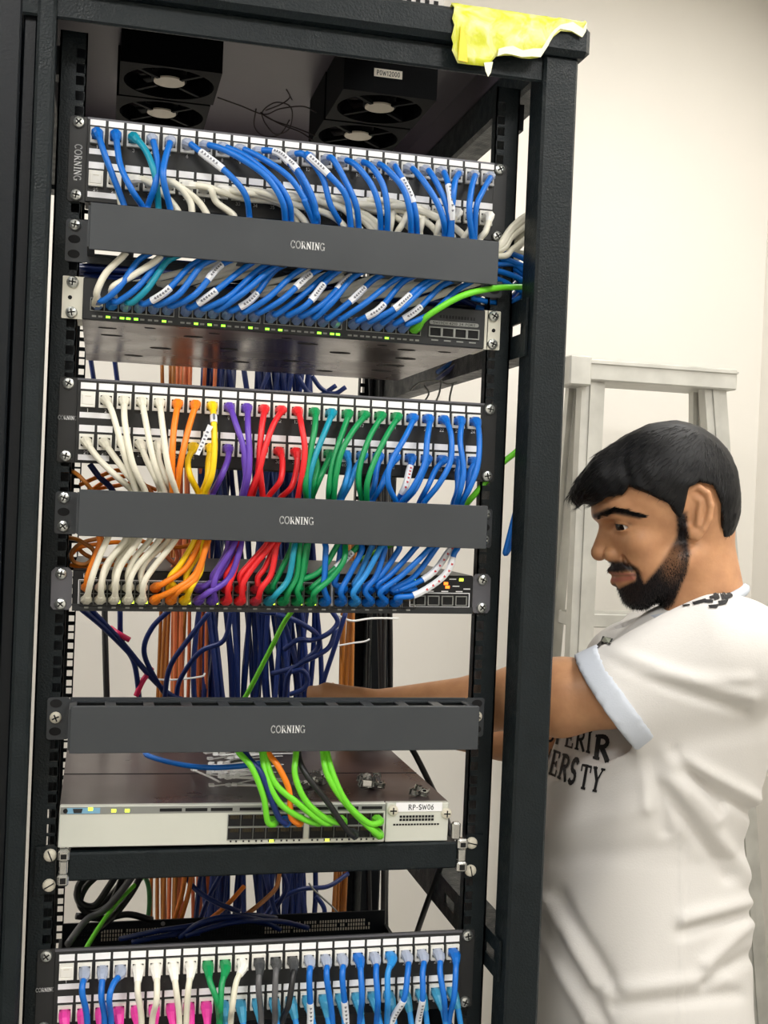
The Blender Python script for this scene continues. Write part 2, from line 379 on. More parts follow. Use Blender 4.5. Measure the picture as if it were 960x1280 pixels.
# tie bars that carry the front mounting rails
for s in (-1, 1):
    for z in (1.90, .5, .15):
        b = MB(); xa, xb = sorted((s * .2505, s * .262)); b.box(xa, xb, .006, .03, z, z + .03, 'rack_dark'); b.build('rail_bracket', rack)
        b = MB(); b.box(xa, xb, .672, .69, z, z + .03, 'rack_dark'); b.build('rail_bracket', rack)
for s in (-1, 1):
    for yy in (-.04, .72):
        b = MB(); b.cyl((s * .28, yy, 0), (s * .28, yy, .012), .024, .024, 'rack_dark', 16); b.cyl((s * .28, yy, .012), (s * .28, yy, .025), .008, .008, 'screw_metal', 8); b.build('levelling_foot', rack)
# the door swung fully open beside the frame
b = MB(); b.bbox(-.86, -.2892, FY + .004, FY + .026, .08, 1.99, 'rack_dark', .002); b.box(-.30, -.2878, -.03, -.012, .08, 1.93, 'rack_dark'); b.build('door', rack, label='dark steel door swung open beside the frame')  # second box is an added strip that darkens the door gap
b = MB(); b.bbox(-.312, -.304, FY - .001, FY + .004, 1.652, 1.656, 'ear_silver', .0005); b.build('latch', rack)
b = MB(); b.bbox(-.2895, -.2865, FY + .03, FY + .04, 1.945, 1.985, 'sliver_tan', .001); b.build('gap_sliver', rack)  # stands for an unidentified orange thing showing through the gap

# yellow tape over the front corner of the roof beam
def tape():
    xs = [.1500, .1561, .1640, .1722, .1820, .1919, .2004, .2085, .2166, .2280, .2395, .2495, .2573, .2632, .2703, .2842, .2966, .3005]
    low = [1.950, 1.9376, 1.9370, 1.9371, 1.9375, 1.9379, 1.9501, 1.9520, 1.9531, 1.9515, 1.9526, 1.9547, 1.967, 1.979, 1.986, 1.987, 1.9826, 1.990]
    b = MB(); n = len(xs); rows = 9; yf = FY - .0115
    vs = []
    for i, x in enumerate(xs):
        for j in range(rows):
            t = j / (rows - 1)
            z = low[i] + (2.003 - low[i]) * t
            y = yf - .0012 - .0014 * (.5 + .5 * math.sin(x * 190 + j * 1.3)) 
            if z < 1.963: y = yf - .0015 + .0025 * (rng.random())
            if t > .86: y = yf + .006 * (t - .86) / .14
            vs.append((x + .0015 * math.sin(j * 2.1 + i), y, z + (.0012 * math.sin(i * 2.3) if 0 < j < rows - 1 else 0)))
    fs = []; ms = []
    for i in range(n - 1):
        for j in range(rows - 1):
            fs.append((i * rows + j, (i + 1) * rows + j, (i + 1) * rows + j + 1, i * rows + j + 1))
    b.add(vs, fs, 'tape_yellow')
    # over the top of the beam
    vs = []
    for i, x in enumerate(xs):
        for j, (y, z) in enumerate(((yf + .006, 2.003), (yf + .02, 2.0015), (yf + .045, 2.001))): vs.append((x, y, z + .0006 * math.sin(i * 1.7)))
    b.add(vs, [(i * 3 + j, (i + 1) * 3 + j, (i + 1) * 3 + j + 1, i * 3 + j + 1) for i in range(n - 1) for j in range(2)], 'tape_yellow')
    o = b.build('adhesive_tape', smooth=True); tag(o, 'torn piece of yellow adhesive tape on the upper rack corner', 'tape')
    md = o.modifiers.new('thickness', 'SOLIDIFY'); md.thickness = .0006
    # torn white lower rim and hanging shred
    b = MB(); rim = []
    for i in range(6, n): rim.append(((xs[i], yf - .0035, low[i] - .001 + .003 * rng.random()), (xs[i] + .001, yf - .003, low[i] + .006 + .006 * rng.random())))
    v = [p for pr in rim for p in pr]
    b.add(v, [(2 * i, 2 * i + 2, 2 * i + 3, 2 * i + 1) for i in range(len(rim) - 1)], 'tape_white')
    q = b.build('torn_edge', o, label='pale torn edge of the tape'); md = q.modifiers.new('thickness', 'SOLIDIFY'); md.thickness = .0005
    b = MB(); b.add([(.186, yf - .002, 1.941), (.196, yf - .002, 1.943), (.194, yf - .0025, 1.931), (.191, yf - .003, 1.926), (.188, yf - .0025, 1.932)], [(0, 4, 3, 2, 1)], 'tape_white')
    q = b.build('hanging_shred', o); md = q.modifiers.new('thickness', 'SOLIDIFY'); md.thickness = .0005
    b = MB(); b.add([(.1565, yf - .0042, 1.939), (.167, yf - .0042, 1.938), (.165, yf - .0042, 1.962), (.158, yf - .0042, 1.978)], [(0, 1, 2, 3)], 'cable_yellow')
    q = b.build('folded_flap', o, label='deeper yellow folded strip of the tape'); md = q.modifiers.new('thickness', 'SOLIDIFY'); md.thickness = .0005
tape()

# ---------------------------------------------------------------- roof fans
FZ = ROOF_Z - .0015
def fan_parts():
    """meshes of one box fan, origin at the centre of its top; hangs down 0.038"""
    S, Rr, H = .06, .0555, .0645
    f = MB(); n = 32
    ring = [(Rr * math.cos(2 * math.pi * i / n), Rr * math.sin(2 * math.pi * i / n)) for i in range(n)]
    sq = []
    for i in range(n):
        a = 2 * math.pi * i / n; c, s_ = math.cos(a), math.sin(a); k = S / max(abs(c), abs(s_)); sq.append((c * k, s_ * k))
    vs = [(x, y, -H) for x, y in ring] + [(x, y, -H) for x, y in sq] + [(x, y, 0) for x, y in ring] + [(x, y, 0) for x, y in sq]
    fs = []
    for i in range(n):
        j = (i + 1) % n
        fs += [(i, j, n + j, n + i), (2 * n + i, 3 * n + i, 3 * n + j, 2 * n + j), (i, 2 * n + i, 2 * n + j, j), (n + i, n + j, 3 * n + j, 3 * n + i)]
    f.add(vs, fs, 'fan_black')
    h = MB(); h.cyl((0, 0, -.006), (0, 0, -H + .004), .0215, .0215, 'fan_black', 24)
    stk = MB(); stk.cyl((0, 0, -H + .004), (0, 0, -H + .002), .019, .019, 'sticker_cream', 24)
    bl = MB()
    vs = [];
    for r, a0, a1 in ((.02, -.28, .28), (.036, -.16, .5), (.052, .0, .72)):
        for t, z in ((a0, -.040), ((a0 + a1) / 2, -.030), (a1, -.016)): vs.append((r * math.cos(t), r * math.sin(t), z - .012))
    bl.add(vs, [(i * 3 + j, i * 3 + j + 1, (i + 1) * 3 + j + 1, (i + 1) * 3 + j) for i in range(2) for j in range(2)], 'fan_blade')
    st = MB(); st.box(.019, .06, -.0025, .0025, -H + .001, -H + .006, 'fan_black')
    pl = MB(); pl.box(-.022, .014, -.0606, -.06, -.044, -.034, 'sticker_cream')
    lettering(pl, 'P0W12000', lambda u, v: (-.004 + u, -.0608, -.039 + v), .006, 'switch_black', .2, .030)
    return f.mesh('frame'), h.mesh('hub', True), stk.mesh('sticker'), bl.mesh('blade', True), st.mesh('strut'), pl.mesh('name_plate')
fm = fan_parts()
FANS = [(-.132, .212, 'black box fan, the nearer of the pair under the roof beside the open door', 0), (-.135, .338, 'black box fan, the farther of the pair under the roof beside the open door', 0),
        (.137, .212, 'black box fan with a pale name plate on its front side', 1), (.136, .338, 'black box fan behind the one with the pale name plate', 0)]
for x, y, lb, plate in FANS:
    t = thing('box_fan', lb, 'fan', (x, y, FZ), 'fans under the rack roof')
    put('frame', fm[0], t); put('hub', fm[1], t); put('sticker', fm[2], t)
    for k in range(7): put('blade', fm[3], t, rot=(0, 0, k * 2 * math.pi / 7 + .3))
    for k in range(4): put('strut', fm[4], t, rot=(0, 0, math.pi / 4 + k * math.pi / 2))
    if plate: put('name_plate', fm[5], t)
def wire(name, lb, pts, r, m, cat='wire', group=None, n=8):
    b = MB(); b.tube(spline(pts, n), r, m, 6); o = b.build(name, smooth=True); return tag(o, lb, cat, group)
ZR = ROOF_Z - .004
wl = ['thin dark fan wire looping from the nearer fan beside the door', 'thin dark fan wire forming the loose tangle between the fan pairs', 'thin dark fan wire drooping low from the knot between the fans',
      'thin dark fan wire leading into the fan with the pale plate', 'thin dark fan wire curling upward from the tangle']
W = [[(272, 122, .28), (300, 132, .30), (330, 143, .31), (350, 136, .29), (378, 133, .28), (395, 140, .27)],
     [(326, 140, .31), (332, 155, .32), (345, 168, .33), (362, 160, .31), (364, 135, .29), (345, 128, .29), (328, 140, .31), (340, 150, .31), (370, 160, .31), (395, 170, .3)],
     [(320, 136, .31), (318, 158, .33), (330, 170, .34), (350, 168, .33), (362, 150, .31)],
     [(326, 142, .31), (350, 155, .31), (375, 165, .31), (392, 176, .31)],
     [(365, 125, .28), (358, 112, .26), (362, 122, .27), (350, 131, .28), (332, 138, .3)]]
for l, p in zip(wl, W): wire('fan_wire', l, [P(*q) for q in p], .0009, 'wire_dark', 'wire', 'fan wires')

# ---------------------------------------------------------------- rack equipment
def screw_mesh(m='screw_metal', slot=False, r=.0062):
    b = MB(); n = 14
    prof = [(r, 0), (r, -.0015), (r * .85, -.0032), (r * .45, -.0042)]
    vs = [(q * math.cos(2 * math.pi * i / n), y, q * math.sin(2 * math.pi * i / n)) for q, y in prof for i in range(n)]
    fs = [(k * n + i, k * n + (i + 1) % n, (k + 1) * n + (i + 1) % n, (k + 1) * n + i) for k in range(3) for i in range(n)] + [tuple((3 * n + i) for i in range(n))]
    b.add(vs, fs, m)
    if slot: b.box(-r * .85, r * .85, -.0045, -.0036, -.0006, .0006, 'hole_black')
    else:
        b.box(-r * .6, r * .6, -.0046, -.0038, -.0007, .0007, 'hole_black'); b.box(-.0007, .0007, -.0046, -.0038, -r * .6, r * .6, 'hole_black')
    return b.mesh('screw')
SCREW = screw_mesh(); SCREWC = screw_mesh('screw_cream', True, .0068); SCREWP = screw_mesh('screw_cream', False, .0062)
def screws(parent, zs, me=SCREW, y=-.0022, xs=(-.2325, .2325)):
    for x in xs:
        for z in zs: put('screw', me, parent, (x, y, z), (0, rng.uniform(0, 3), 0))
# one keystone jack: white bezel round a dark socket with contacts
def jack_mesh(clear=False):
    b = MB(); w, h, m = .0074, .0082, ('jack_clear' if clear else 'jack_white')
    iw, ih = .0058, .0050
    for x0, x1, z0, z1 in ((-w, w, ih, h), (-w, w, -h, -ih), (-w, -iw, -ih, ih), (iw, w, -ih, ih)): b.box(x0, x1, -.0035, 0, z0, z1, m)
    b.box(-iw, iw, -.0002, 0, -ih, ih, 'hole_black')
    for k in range(8): b.box(-.0042 + k * .0012, -.0036 + k * .0012, -.001, -.0002, .001, .0045, 'pin_gold')
    b.box(-w, w, -.0045, -.0035, -h, -h + .0015, m)
    return b.mesh('jack')
JACK = jack_mesh(); JACKC = jack_mesh(True)
def strip_mesh(w, h):
    b = MB(); b.box(-w / 2, w / 2, -.0006, 0, -h / 2, h / 2, 'label_white'); return b.mesh('label_strip')
def rounded(x0, x1, z0, z1, r, n=4):
    out = []
    for cx, cz, a in ((x1 - r, z1 - r, 0), (x0 + r, z1 - r, 90), (x0 + r, z0 + r, 180), (x1 - r, z0 + r, 270)):
        for k in range(n + 1): t = math.radians(a + 90 * k / n); out.append((cx + r * math.cos(t), cz + r * math.sin(t)))
    return out
def patch_panel(label, zt, px1, px24, zu, zl, vertical_brand, clear_upper=False, hang=0):
    """2U panel; zt = height of its upper fixing holes, zu / zl = port rows"""
    t = thing('patch_bay', label, 'patch panel', (0, 0, zt))
    z0, z1 = -.0762 - .0065, .0065
    b = MB(); b.prism(rounded(-.2413, .2413, z0, z1, .003), 'y', -.002, 0, 'panel_paint')
    b.bbox(-.2235, .2255, -.0038, -.002, z0 + .001, z1 - .001, 'panel_paint', .0006)
    b.box(-.2235, .2255, -.0045, -.002, z1 - .0022, z1 - .0002, 'ear_grey')
    b.box(-.2235, .2255, .0, .045, z0 + .004, z0 + .006, 'rack_dark')
    b.build('faceplate', t)
    screws(t, (0, -.0762))
    yf = -.0038
    sm = strip_mesh(.0158, .0068); sw = strip_mesh(.032, .0058)
    p = (px24 - px1) / 23
    for row, z in enumerate((zu, zl)):
        for k in range(24):
            x = px1 + p * k
            put('jack', JACKC if (clear_upper and row == 0) else JACK, t, (x, yf, z - zt))
            put('label_strip', sm, t, (x, yf, z - zt + .0142))
        put('label_strip', sw, t, (px1 + .008, yf, z - zt - .0165))
    for row, k in ((1, 0),) if vertical_brand else ((0, 0),):
        b = MB(); b.bbox(-.0062, .0062, -.0042, -.0015, -.0056, .0052, 'jack_white', .0006); b.box(-.003, .003, -.0044, -.0042, .0028, .0034, 'sticker_cream')
        put('shutter', b.mesh('shutter'), t, (px1 + p * k, yf, (zu, zl)[row] - zt))
    b = MB()
    for row, z in enumerate((zu, zl)):
        for k in range(24):
            s = str(k + 1 + row * 24); x = px1 + p * k
            lettering(b, s, lambda u, v, x=x, z=z: (x + u, yf - .0003, z - zt - .0112 + v), .0036, 'print_white', .2)
    b.build('port_numbers', t)
    b = MB()
    if vertical_brand: lettering(b, 'CORNING', lambda u, v: (-.2318 + v, yf + .0012, -.042 - u), .0075, 'print_white', .17, .038)
    else: lettering(b, 'CORNING', lambda u, v: (-.2322 + u, yf + .0012, -.036 + v), .0042, 'print_white', .22, .019)
    b.build('brand_lettering', t)
    return t
Z_P1, Z_P2, Z_P3 = 1.850, 1.5766, .9735
PORT = {1: (-.2129, .2172, 1.8376, 1.7925), 2: (-.2121, .2132, 1.5610, 1.5164), 3: (-.2112, .2145, .9568, .9125)}
patch_panel('black patch panel under the fans with clear and white ports', Z_P1, *PORT[1], True, True)
patch_panel('black patch panel between the two upper cable covers with a rainbow of plugs', Z_P2, *PORT[2], False)
patch_panel('black patch panel with pink plugs below the shelf', Z_P3, *PORT[3], False)

# cable managers: ear plate, slotted duct and a plain front cover
def manager(label, zt, cz0, cz1, ears, holes, tilt=0.0, screw_me=SCREW, slots=False):
    t = thing('cable_manager', label, 'cable manager', (0, 0, zt), 'horizontal cable managers')
    zc = (cz0 + cz1) / 2 - zt
    b = MB()
    for s in (-1, 1):
        xa, xb = sorted((s * .2185, s * .2413)); b.prism(rounded(xa, xb, -.03815, .0063, .003), 'y', -.0022, 0, 'cover_paint')
    b.box(-.2185, .2185, -.0022, 0, -.0381, -.028, 'cover_paint'); b.box(-.2185, .2185, -.0022, 0, -.006, .0063, 'cover_paint')
    for s in (-1, 1):
        xa, xb = sorted((s * .2165, s * .2185)); b.box(xa, xb, -.0527, -.001, cz0 - zt + .003, cz1 - zt - .003, 'cover_paint')
    b.build('back_plate', t)
    for z in ears: 
        for x in (-.2325, .2325): put('screw', screw_me, t, (x, -.0024, z), (0, rng.uniform(0, 3), 0))
    for z in holes:
        for x in (-.2325, .2325):
            b = MB(); b.prism([(x + .0062 * q[0], z + .0044 * q[1]) for q in _arc(0, 0, 1, 1, 0, 337.5, 15)], 'y', -.0026, -.0021, 'hole_black'); b.build('slot_hole', t)
    # duct walls with openings, top and bottom
    yb, yf = -.002, -.052
    for nm, z0, z1 in (('duct_top', cz1 - zt - .004, cz1 - zt - .0025), ('duct_bottom', cz0 - zt + .0025, cz0 - zt + .004))[0 if slots else 1:]:
        b = MB(); b.box(-.2165, .2165, yb - .006, yb, z0, z1, 'cover_paint'); b.box(-.2165, .2165, yf, yf + .007, z0, z1, 'cover_paint')
        n = 11; p = .433 / n
        for k in range(n + 1):
            x = -.2165 + k * p; xa, xb = max(-.2165, x - .0055), min(.2165, x + .0055); b.box(xa, xb, yf + .007, yb - .006, z0, z1, 'cover_paint')
        b.build(nm, t)
    b = MB(); b.bbox(-.2165, .2180, -.055, -.0525, cz0 - zt, cz1 - zt, 'cover_paint', .0006); b.box(-.2165, .2180, -.0528, -.046, cz1 - zt - .0018, cz1 - zt - .0003, 'cover_paint')
    o = b.build('front_cover', t)
    b = MB(); lettering(b, 'CORNING', lambda u, v: (.0065 + u, -.0553, zc + v), .0078, 'print_white', .17, .0365); b.build('brand_lettering', o)
    if tilt: t.rotation_euler = (0, tilt, 0)
    return t
manager('long grey cover below the top patch panel, uppermost of three', 1.7425, 1.7085, 1.7560, (0,), (-.0145, -.0300))
manager('long grey cover between the colourful patch panel and the black switch', 1.4567, 1.4190, 1.4662, (0, -.0298), (-.0150,))
manager('long grey cover with open top slots, lowest of three', 1.2400, 1.1982, 1.2458, (-.0148,), (0, -.0296), screw_me=SCREWP, slots=True)

# ---- upper switch (dark grey, one row of ports)
Z_S2 = 1.6828
sw2 = thing('network_switch', 'dark grey switch with a single port row and bright silver ears', 'switch', (0, 0, Z_S2))
zb, zt_ = 1.6445 - Z_S2, 1.6885 - Z_S2
b = MB(); b.box(-.2215, .2215, .0, .395, zb, zt_, 'switch_metal'); b.build('chassis', sw2)
b = MB(); b.bbox(-.2215, .2215, -.006, .001, zb, zt_, 'switch_grey', .001); b.build('front_panel', sw2)
for x0, x1, nm in ((-.2425, -.2265, 'ear'), (.2255, .2413, 'ear')):
    b = MB(); b.prism(rounded(x0, x1, -.0381, .0063, .001), 'y', -.002, 0, 'ear_silver'); b.cyl(((x0 + x1) / 2, -.0026, -.016), ((x0 + x1) / 2, -.0019, -.016), .0022, .0022, 'hole_black', 10)
    b.box(min(x1, -x1) if x0 < 0 else .2205, -.2205 if x0 < 0 else x0 + .001, -.002, .05, -.0381, .0063, 'ear_silver'); b.build(nm, sw2)
screws(sw2, (0, -.03175))
SW2X = []
for g, (x0, x1) in enumerate(((121.6, 209), (232, 317), (338, 419), (441, 518))):
    for k in range(6):
        q = P(x0 + (x1 - x0) * k / 5, 385 + (x0 + (x1 - x0) * k / 5 - 121.6) * .0681, -.006); SW2X.append(q.x)
SW2Z = 1.6605
jm = MB(); jm.box(-.0066, .0066, -.0004, 0, -.0060, .0065, 'hole_black')
for k in range(8): jm.box(-.0042 + k * .0012, -.0036 + k * .0012, -.0007, -.0004, .002, .006, 'pin_gold')
for x0, x1, z0, z1 in ((-.0073, .0073, .0065, .0072), (-.0073, .0073, -.0067, -.006), (-.0073, -.0066, -.006, .0065), (.0066, .0073, -.006, .0065)): jm.box(x0, x1, -.0012, 0, z0, z1, 'strip_grey')
SOCK = jm.mesh('port')
led = MB(); led.box(-.0022, .0022, -.0006, 0, -.0011, .0011, 'led_green'); LEDG = led.mesh('indicator_light')
led = MB(); led.box(-.0022, .0022, -.0006, 0, -.0009, .0009, 'strip_grey'); LEDO = led.mesh('indicator_light')
led = MB(); led.box(-.0024, .0024, -.0006, 0, -.0016, .0016, 'led_yellow'); LEDY = led.mesh('indicator_light')
led = MB(); led.box(-.0024, .0024, -.0006, 0, -.0016, .0016, 'led_amber'); LEDA = led.mesh('indicator_light')
for i, x in enumerate(SW2X):
    put('port', SOCK, sw2, (x, -.006, SW2Z - Z_S2)); 
    put('indicator_light', LEDG if i in (1, 2, 3, 5, 7, 8, 9, 11, 12, 13, 16, 17, 21) else LEDO, sw2, (x - .003, -.006, zb + .004))
    put('indicator_light', LEDG if i in (2, 17) else LEDO, sw2, (x + .0035, -.006, zb + .004))
for k in range(4):
    b = MB(); x = .163 + k * .0148
    b.box(x - .0062, x + .0062, -.0066, -.006, zb + .0105, zb + .0195, 'hole_black')
    for x0, x1, z0, z1 in ((-.0074, .0074, .0195, .0207), (-.0074, .0074, .0093, .0105), (-.0074, -.0062, .0105, .0195), (.0062, .0074, .0105, .0195)): b.box(x + x0, x + x1, -.008, -.006, zb + z0, zb + z1, 'strip_grey')
    b.build('fibre_slot', sw2)
    b = MB(); b.box(x - .004, x + .004, -.0064, -.006, zb + .0052, zb + .0066, 'strip_grey'); b.build('slot_mark', sw2)
b = MB(); b.prism(rounded(.156, .214, zb + .0235, zb + .0278, .002), 'y', -.0066, -.006, 'strip_grey')
lettering(b, 'SWITCH 4210 24-PORT', lambda u, v: (.185 + u, -.0068, zb + .0256 + v), .0026, 'switch_black', .18, .05)
b.build('model_plate', sw2)
b = MB()
for k in range(12): b.box(.168 + k * .0036, .1698 + k * .0036, -.0064, -.006, zb + .031, zb + .0345, 'hole_black')
b.build('vent_grille', sw2)
# openings in the underside
for x, y, rx, ry in ((-.195, .05, .010, .004), (-.19, .11, .012, .005), (-.10, .07, .011, .006), (-.05, .16, .011, .006), (.03, .06, .012, .006), (.04, .24, .011, .007), (-.02, .29, .011, .007), (.08, .12, .013, .008),
                     (.145, .05, .011, .006), (.165, .13, .013, .009), (.17, .21, .014, .009), (.17, .28, .014, .009), (.10, .33, .012, .008), (-.13, .20, .013, .008), (-.16, .30, .012, .008), (.19, .045, .008, .004), (-.08, .03, .006, .003), (-.15, .025, .006, .003), (.0, .025, .006, .003), (.11, .025, .006, .003)):
    b = MB(); b.prism([(x + rx * q[0], y + ry * q[1]) for q in _arc(0, 0, 1, 1, 0, 340, 17)], 'z', zb - .0004, zb, 'hole_black'); b.build('underside_opening', sw2)

# ---- middle switch (black, two rows of ports)
Z_S3 = 1.3792
sw3 = thing('network_switch', 'slim black switch with double port rows under the middle cover', 'switch', (0, 0, Z_S3), rot=(0, -.0105, 0))
zb3, zt3 = -.0387, .0045
b = MB(); b.box(-.2205, .2205, 0, .26, zb3, zt3, 'switch_black'); b.build('chassis', sw3)
b = MB(); b.bbox(-.2205, .2205, -.006, .001, zb3, zt3, 'switch_black', .0012); b.box(-.2205, .2205, -.0072, -.006, zb3, zb3 + .0075, 'switch_grey'); b.build('front_panel', sw3)
for s in (-1, 1):
    xa, xb = sorted((s * .221, s * .2425)); b = MB(); b.prism([(xa + .003, -.038), (xb - .003, -.038), (xb, -.034), (xb, .002), (xb - .004, .0065), (xa + .004, .0065), (xa, .002), (xa, -.034)], 'y', -.0025, 0, 'ear_grey'); b.build('ear', sw3)
screws(sw3, (0, -.03175))
SW3X = []
for g in range(4):
    for k in range(6): SW3X.append(P(108 + (g * 6 + k) * 17.15 + g * 2.6, 742, -.006).x)
SW3Z = (1.3640 - Z_S3, 1.3510 - Z_S3)
for i, x in enumerate(SW3X):
    for z in SW3Z: put('port', SOCK, sw3, (x, -.006, z + .0012))
    put('indicator_light', LEDO, sw3, (x, -.0072, zb3 + .0038))
    put('indicator_light', LEDY if i in (2, 3, 4, 7, 9, 13, 15, 16) else LEDO, sw3, (x + .005, -.006, zb3 + .0098))
for g in range(4):
    b = MB(); x0, x1 = SW3X[g * 6] - .0088, SW3X[g * 6 + 5] + .0088; za, zb_ = SW3Z[1] - .0082, SW3Z[0] + .0098
    for q in ((x0, x1, zb_ - .0008, zb_), (x0, x1, za, za + .0008), (x0, x0 + .0008, za, zb_), (x1 - .0008, x1, za, zb_)): b.box(q[0], q[1], -.0066, -.006, q[2], q[3], 'label_white')
    b.build('port_outline', sw3)
for k in range(4):
    x = .1575 + k * .0163; b = MB(); b.box(x - .0058, x + .0058, -.0066, -.006, -.0285, -.0195, 'hole_black')
    for x0, x1, z0, z1 in ((-.0068, .0068, -.0195, -.0185), (-.0068, .0068, -.0295, -.0285), (-.0068, -.0058, -.0285, -.0195), (.0058, .0068, -.0285, -.0195)): b.box(x + x0, x + x1, -.0078, -.006, z0, z1, 'strip_grey')
    b.build('fibre_slot', sw3)
b = MB()
for q in ((.146, .2165, -.0158, -.0150), (.146, .2165, -.0315, -.0307), (.146, .1468, -.0307, -.0158), (.2157, .2165, -.0307, -.0158)): b.box(q[0], q[1], -.0066, -.006, q[2], q[3], 'label_white')
b.build('port_outline', sw3)
for x, z, me in ((.178, -.0035, LEDY), (.206, .0, LEDY), (.188, -.0045, LEDA), (.190, -.0085, LEDA), (.150, .0, LEDG)): put('indicator_light', me, sw3, (x, -.0062, z))
b = MB(); lettering(b, 'DELL', lambda u, v: (-.203 + u, -.0064, -.0015 + v), .0045, 'print_white', .26, .014)
b.build('brand_lettering', sw3)
b = MB()
for x, z in ((.196, .0005), (.200, -.0075), (.213, -.0105), (.17, -.0135), (.187, -.0135), (.204, -.0135)): b.box(x - .004, x + .004, -.0063, -.006, z - .0006, z + .0006, 'print_white')
b.build('print_marks', sw3)

# ---- lower switch (silver, on the shelf)
Z_S4 = 1.0868
sw4 = thing('network_switch', 'silver switch lying on the shelf with a white name label', 'switch', (-.0115, 0, Z_S4), rot=(0, .0105, 0))
H4 = .0437
b = MB(); b.box(-.2135, .2135, 0, .445, 0, H4, 'switch_top'); b.box(-.2135, .2135, .135, .137, H4 - .001, H4 + .0006, 'switch_black'); b.build('chassis', sw4)
b = MB(); b.bbox(-.2135, .1395, -.008, .001, 0, H4, 'switch_silver', .0008); b.bbox(.1405, .2135, -.008, .001, .0, H4, 'switch_silver', .0008); b.build('front_panel', sw4)
b = MB(); b.box(-.2125, .139, -.0086, -.008, H4 - .0085, H4 - .001, 'strip_grey'); b.box(-.206, -.172, -.0089, -.0086, H4 - .0078, H4 - .0018, 'strip_blue'); b.build('status_strip', sw4)
b = MB(); b.cyl((-.2075, -.0095, H4 - .0048), (-.2075, -.0086, H4 - .0048), .0024, .0024, 'hole_black', 12); b.build('mode_button', sw4)
b = MB(); b.prism([(-.199, H4 - .007), (-.191, H4 - .007), (-.190, H4 - .0025), (-.200, H4 - .0025)], 'y', -.0094, -.0086, 'switch_grey'); b.build('console_port', sw4)
for k in range(3): put('indicator_light', LEDY, sw4, (-.182 + k * .024 - (k == 2) * .01, -.0088, H4 - .005 + (k == 0) * .002))
b = MB()
for k in range(9): 
    x = -.110 + k * .0272 + (.004 if k > 2 else 0); b.box(x, x + .0235, -.0090, -.0086, H4 - .0065, H4 - .0032, 'hole_black')
b.build('vent_slots', sw4)
SW4X = [-.0295 + .0139 * k + (.0065 if k > 5 else 0) for k in range(12)]
for x in SW4X:
    for z in (.0262, .0118): put('port', SOCK, sw4, (x, -.008, z))
    for q in (-.003, .003):
        b = None
dots = MB()
for x in SW4X:
    for q in (-.003, .003): dots.box(x + q - .0009, x + q + .0009, -.0086, -.008, .0028, .0046, 'hole_black')
dots.box(-.037, .139, -.0084, -.008, .0052, .0060, 'led_yellow') if False else dots.box(-.037, .139, -.0084, -.008, .0052, .0060, 'sticker_cream')
dots.build('status_dots', sw4)
for i in (3, 7): put('indicator_light', LEDY, sw4, (SW4X[i], -.0082, .0037))
b = MB(); b.box(.151, .205, -.0092, -.008, H4 - .0095, H4 + .0005, 'label_white'); lettering(b, 'RP-SW06', lambda u, v: (.180 + u, -.0094, H4 - .0045 + v), .0058, 'switch_black', .17, .030); b.build('name_label', sw4, label='white printed name label')
b = MB()
for k in range(11):
    for j in range(2): b.box(.156 + k * .0037, .1588 + k * .0037, -.0086, -.008, .0235 + j * .0036, .0260 + j * .0036, 'hole_black')
for k in range(16): b.box(.149 + k * .0034, .1514 + k * .0034, -.0086, -.008, .0185, .0203, 'hole_black')
b.build('vent_grille', sw4)
for x in (.1475, .2105): put('screw', SCREWP, sw4, (x, -.008, H4 - .012 if x > .2 else H4 - .008))
b = MB(); b.box(.06, .115, .30, .36, H4, H4 + .0006, 'strip_grey'); b.build('top_sticker', sw4)

# ---- shelf
sh = thing('rack_shelf', 'black steel shelf bar with clamps carrying the silver switch', 'shelf', (0, 0, 1.0801))
b = MB(); b.bbox(-.214, .2135, -.012, .012, -.0260, .0040, 'rack_paint', .002); b.build('front_bar', sh)
b = MB(); b.box(-.214, .2135, .012, .45, -.002, .0005, 'rack_dark'); b.build('tray', sh)
for s in (-1, 1):
    xa, xb = sorted((s * .2265, s * .2475)); b = MB(); b.prism(rounded(xa, xb, -.041, .009, .001), 'y', -.003, 0, 'rack_paint'); b.build('ear', sh)
    b = MB(); x0 = -.2245 if s < 0 else .2125
    b.bbox(x0, x0 + .012, -.016, -.004, -.030, -.018, 'chrome', .002); b.bbox(x0 + .002, x0 + .010, -.014, -.004, -.018, -.004, 'chrome', .001); b.bbox(x0, x0 + .012, -.016, -.004, -.004, .008, 'chrome', .002)
    b.box(x0 + .003, x0 + .009, -.0165, -.0155, -.027, -.021, 'hole_black'); b.box(x0 + .003, x0 + .009, -.0165, -.0155, -.001, .004, 'hole_black')
    if s > 0: b.bbox(x0 - .006, x0 + .004, -.012, -.004, .006, .026, 'chrome', .002)
    b.build('clamp', sh)
screws(sh, (0, -.0317), SCREWC, -.003)

# ---- perforated tray behind the lowest patch panel
pt = thing('rear_tray', 'black perforated steel tray behind the lowest patch panel', 'tray', (0, 0, P(200, 1150, .34).z - .021))
b = MB(); b.box(-.222, .222, .34, .343, -.06, .021, 'rack_dark'); b.box(-.222, .222, .06, .343, -.0405, -.038, 'rack_dark'); b.cyl((-.09, .339, .016), (-.09, .34, .016), .003, .003, 'strip_grey', 10); b.build('body', pt)
b = MB()
for i in range(110):
    for j in range(3):
        if rng.random() < .9: b.box(-.205 + i * .0037, -.2032 + i * .0037, .3385, .34, -.004 + j * .0055, -.0005 + j * .0055, 'sticker_cream' if (i % 60) > 8 and (i < 40 or i > 60) else 'rack_paint')
b.build('perforations', pt)
for s in (-1, 1):
    b = MB(); xa, xb = sorted((s * .222, s * .2265)); b.box(xa, xb, .0, .343, -.05, .0, 'rack_dark'); b.build('side_bracket', pt)

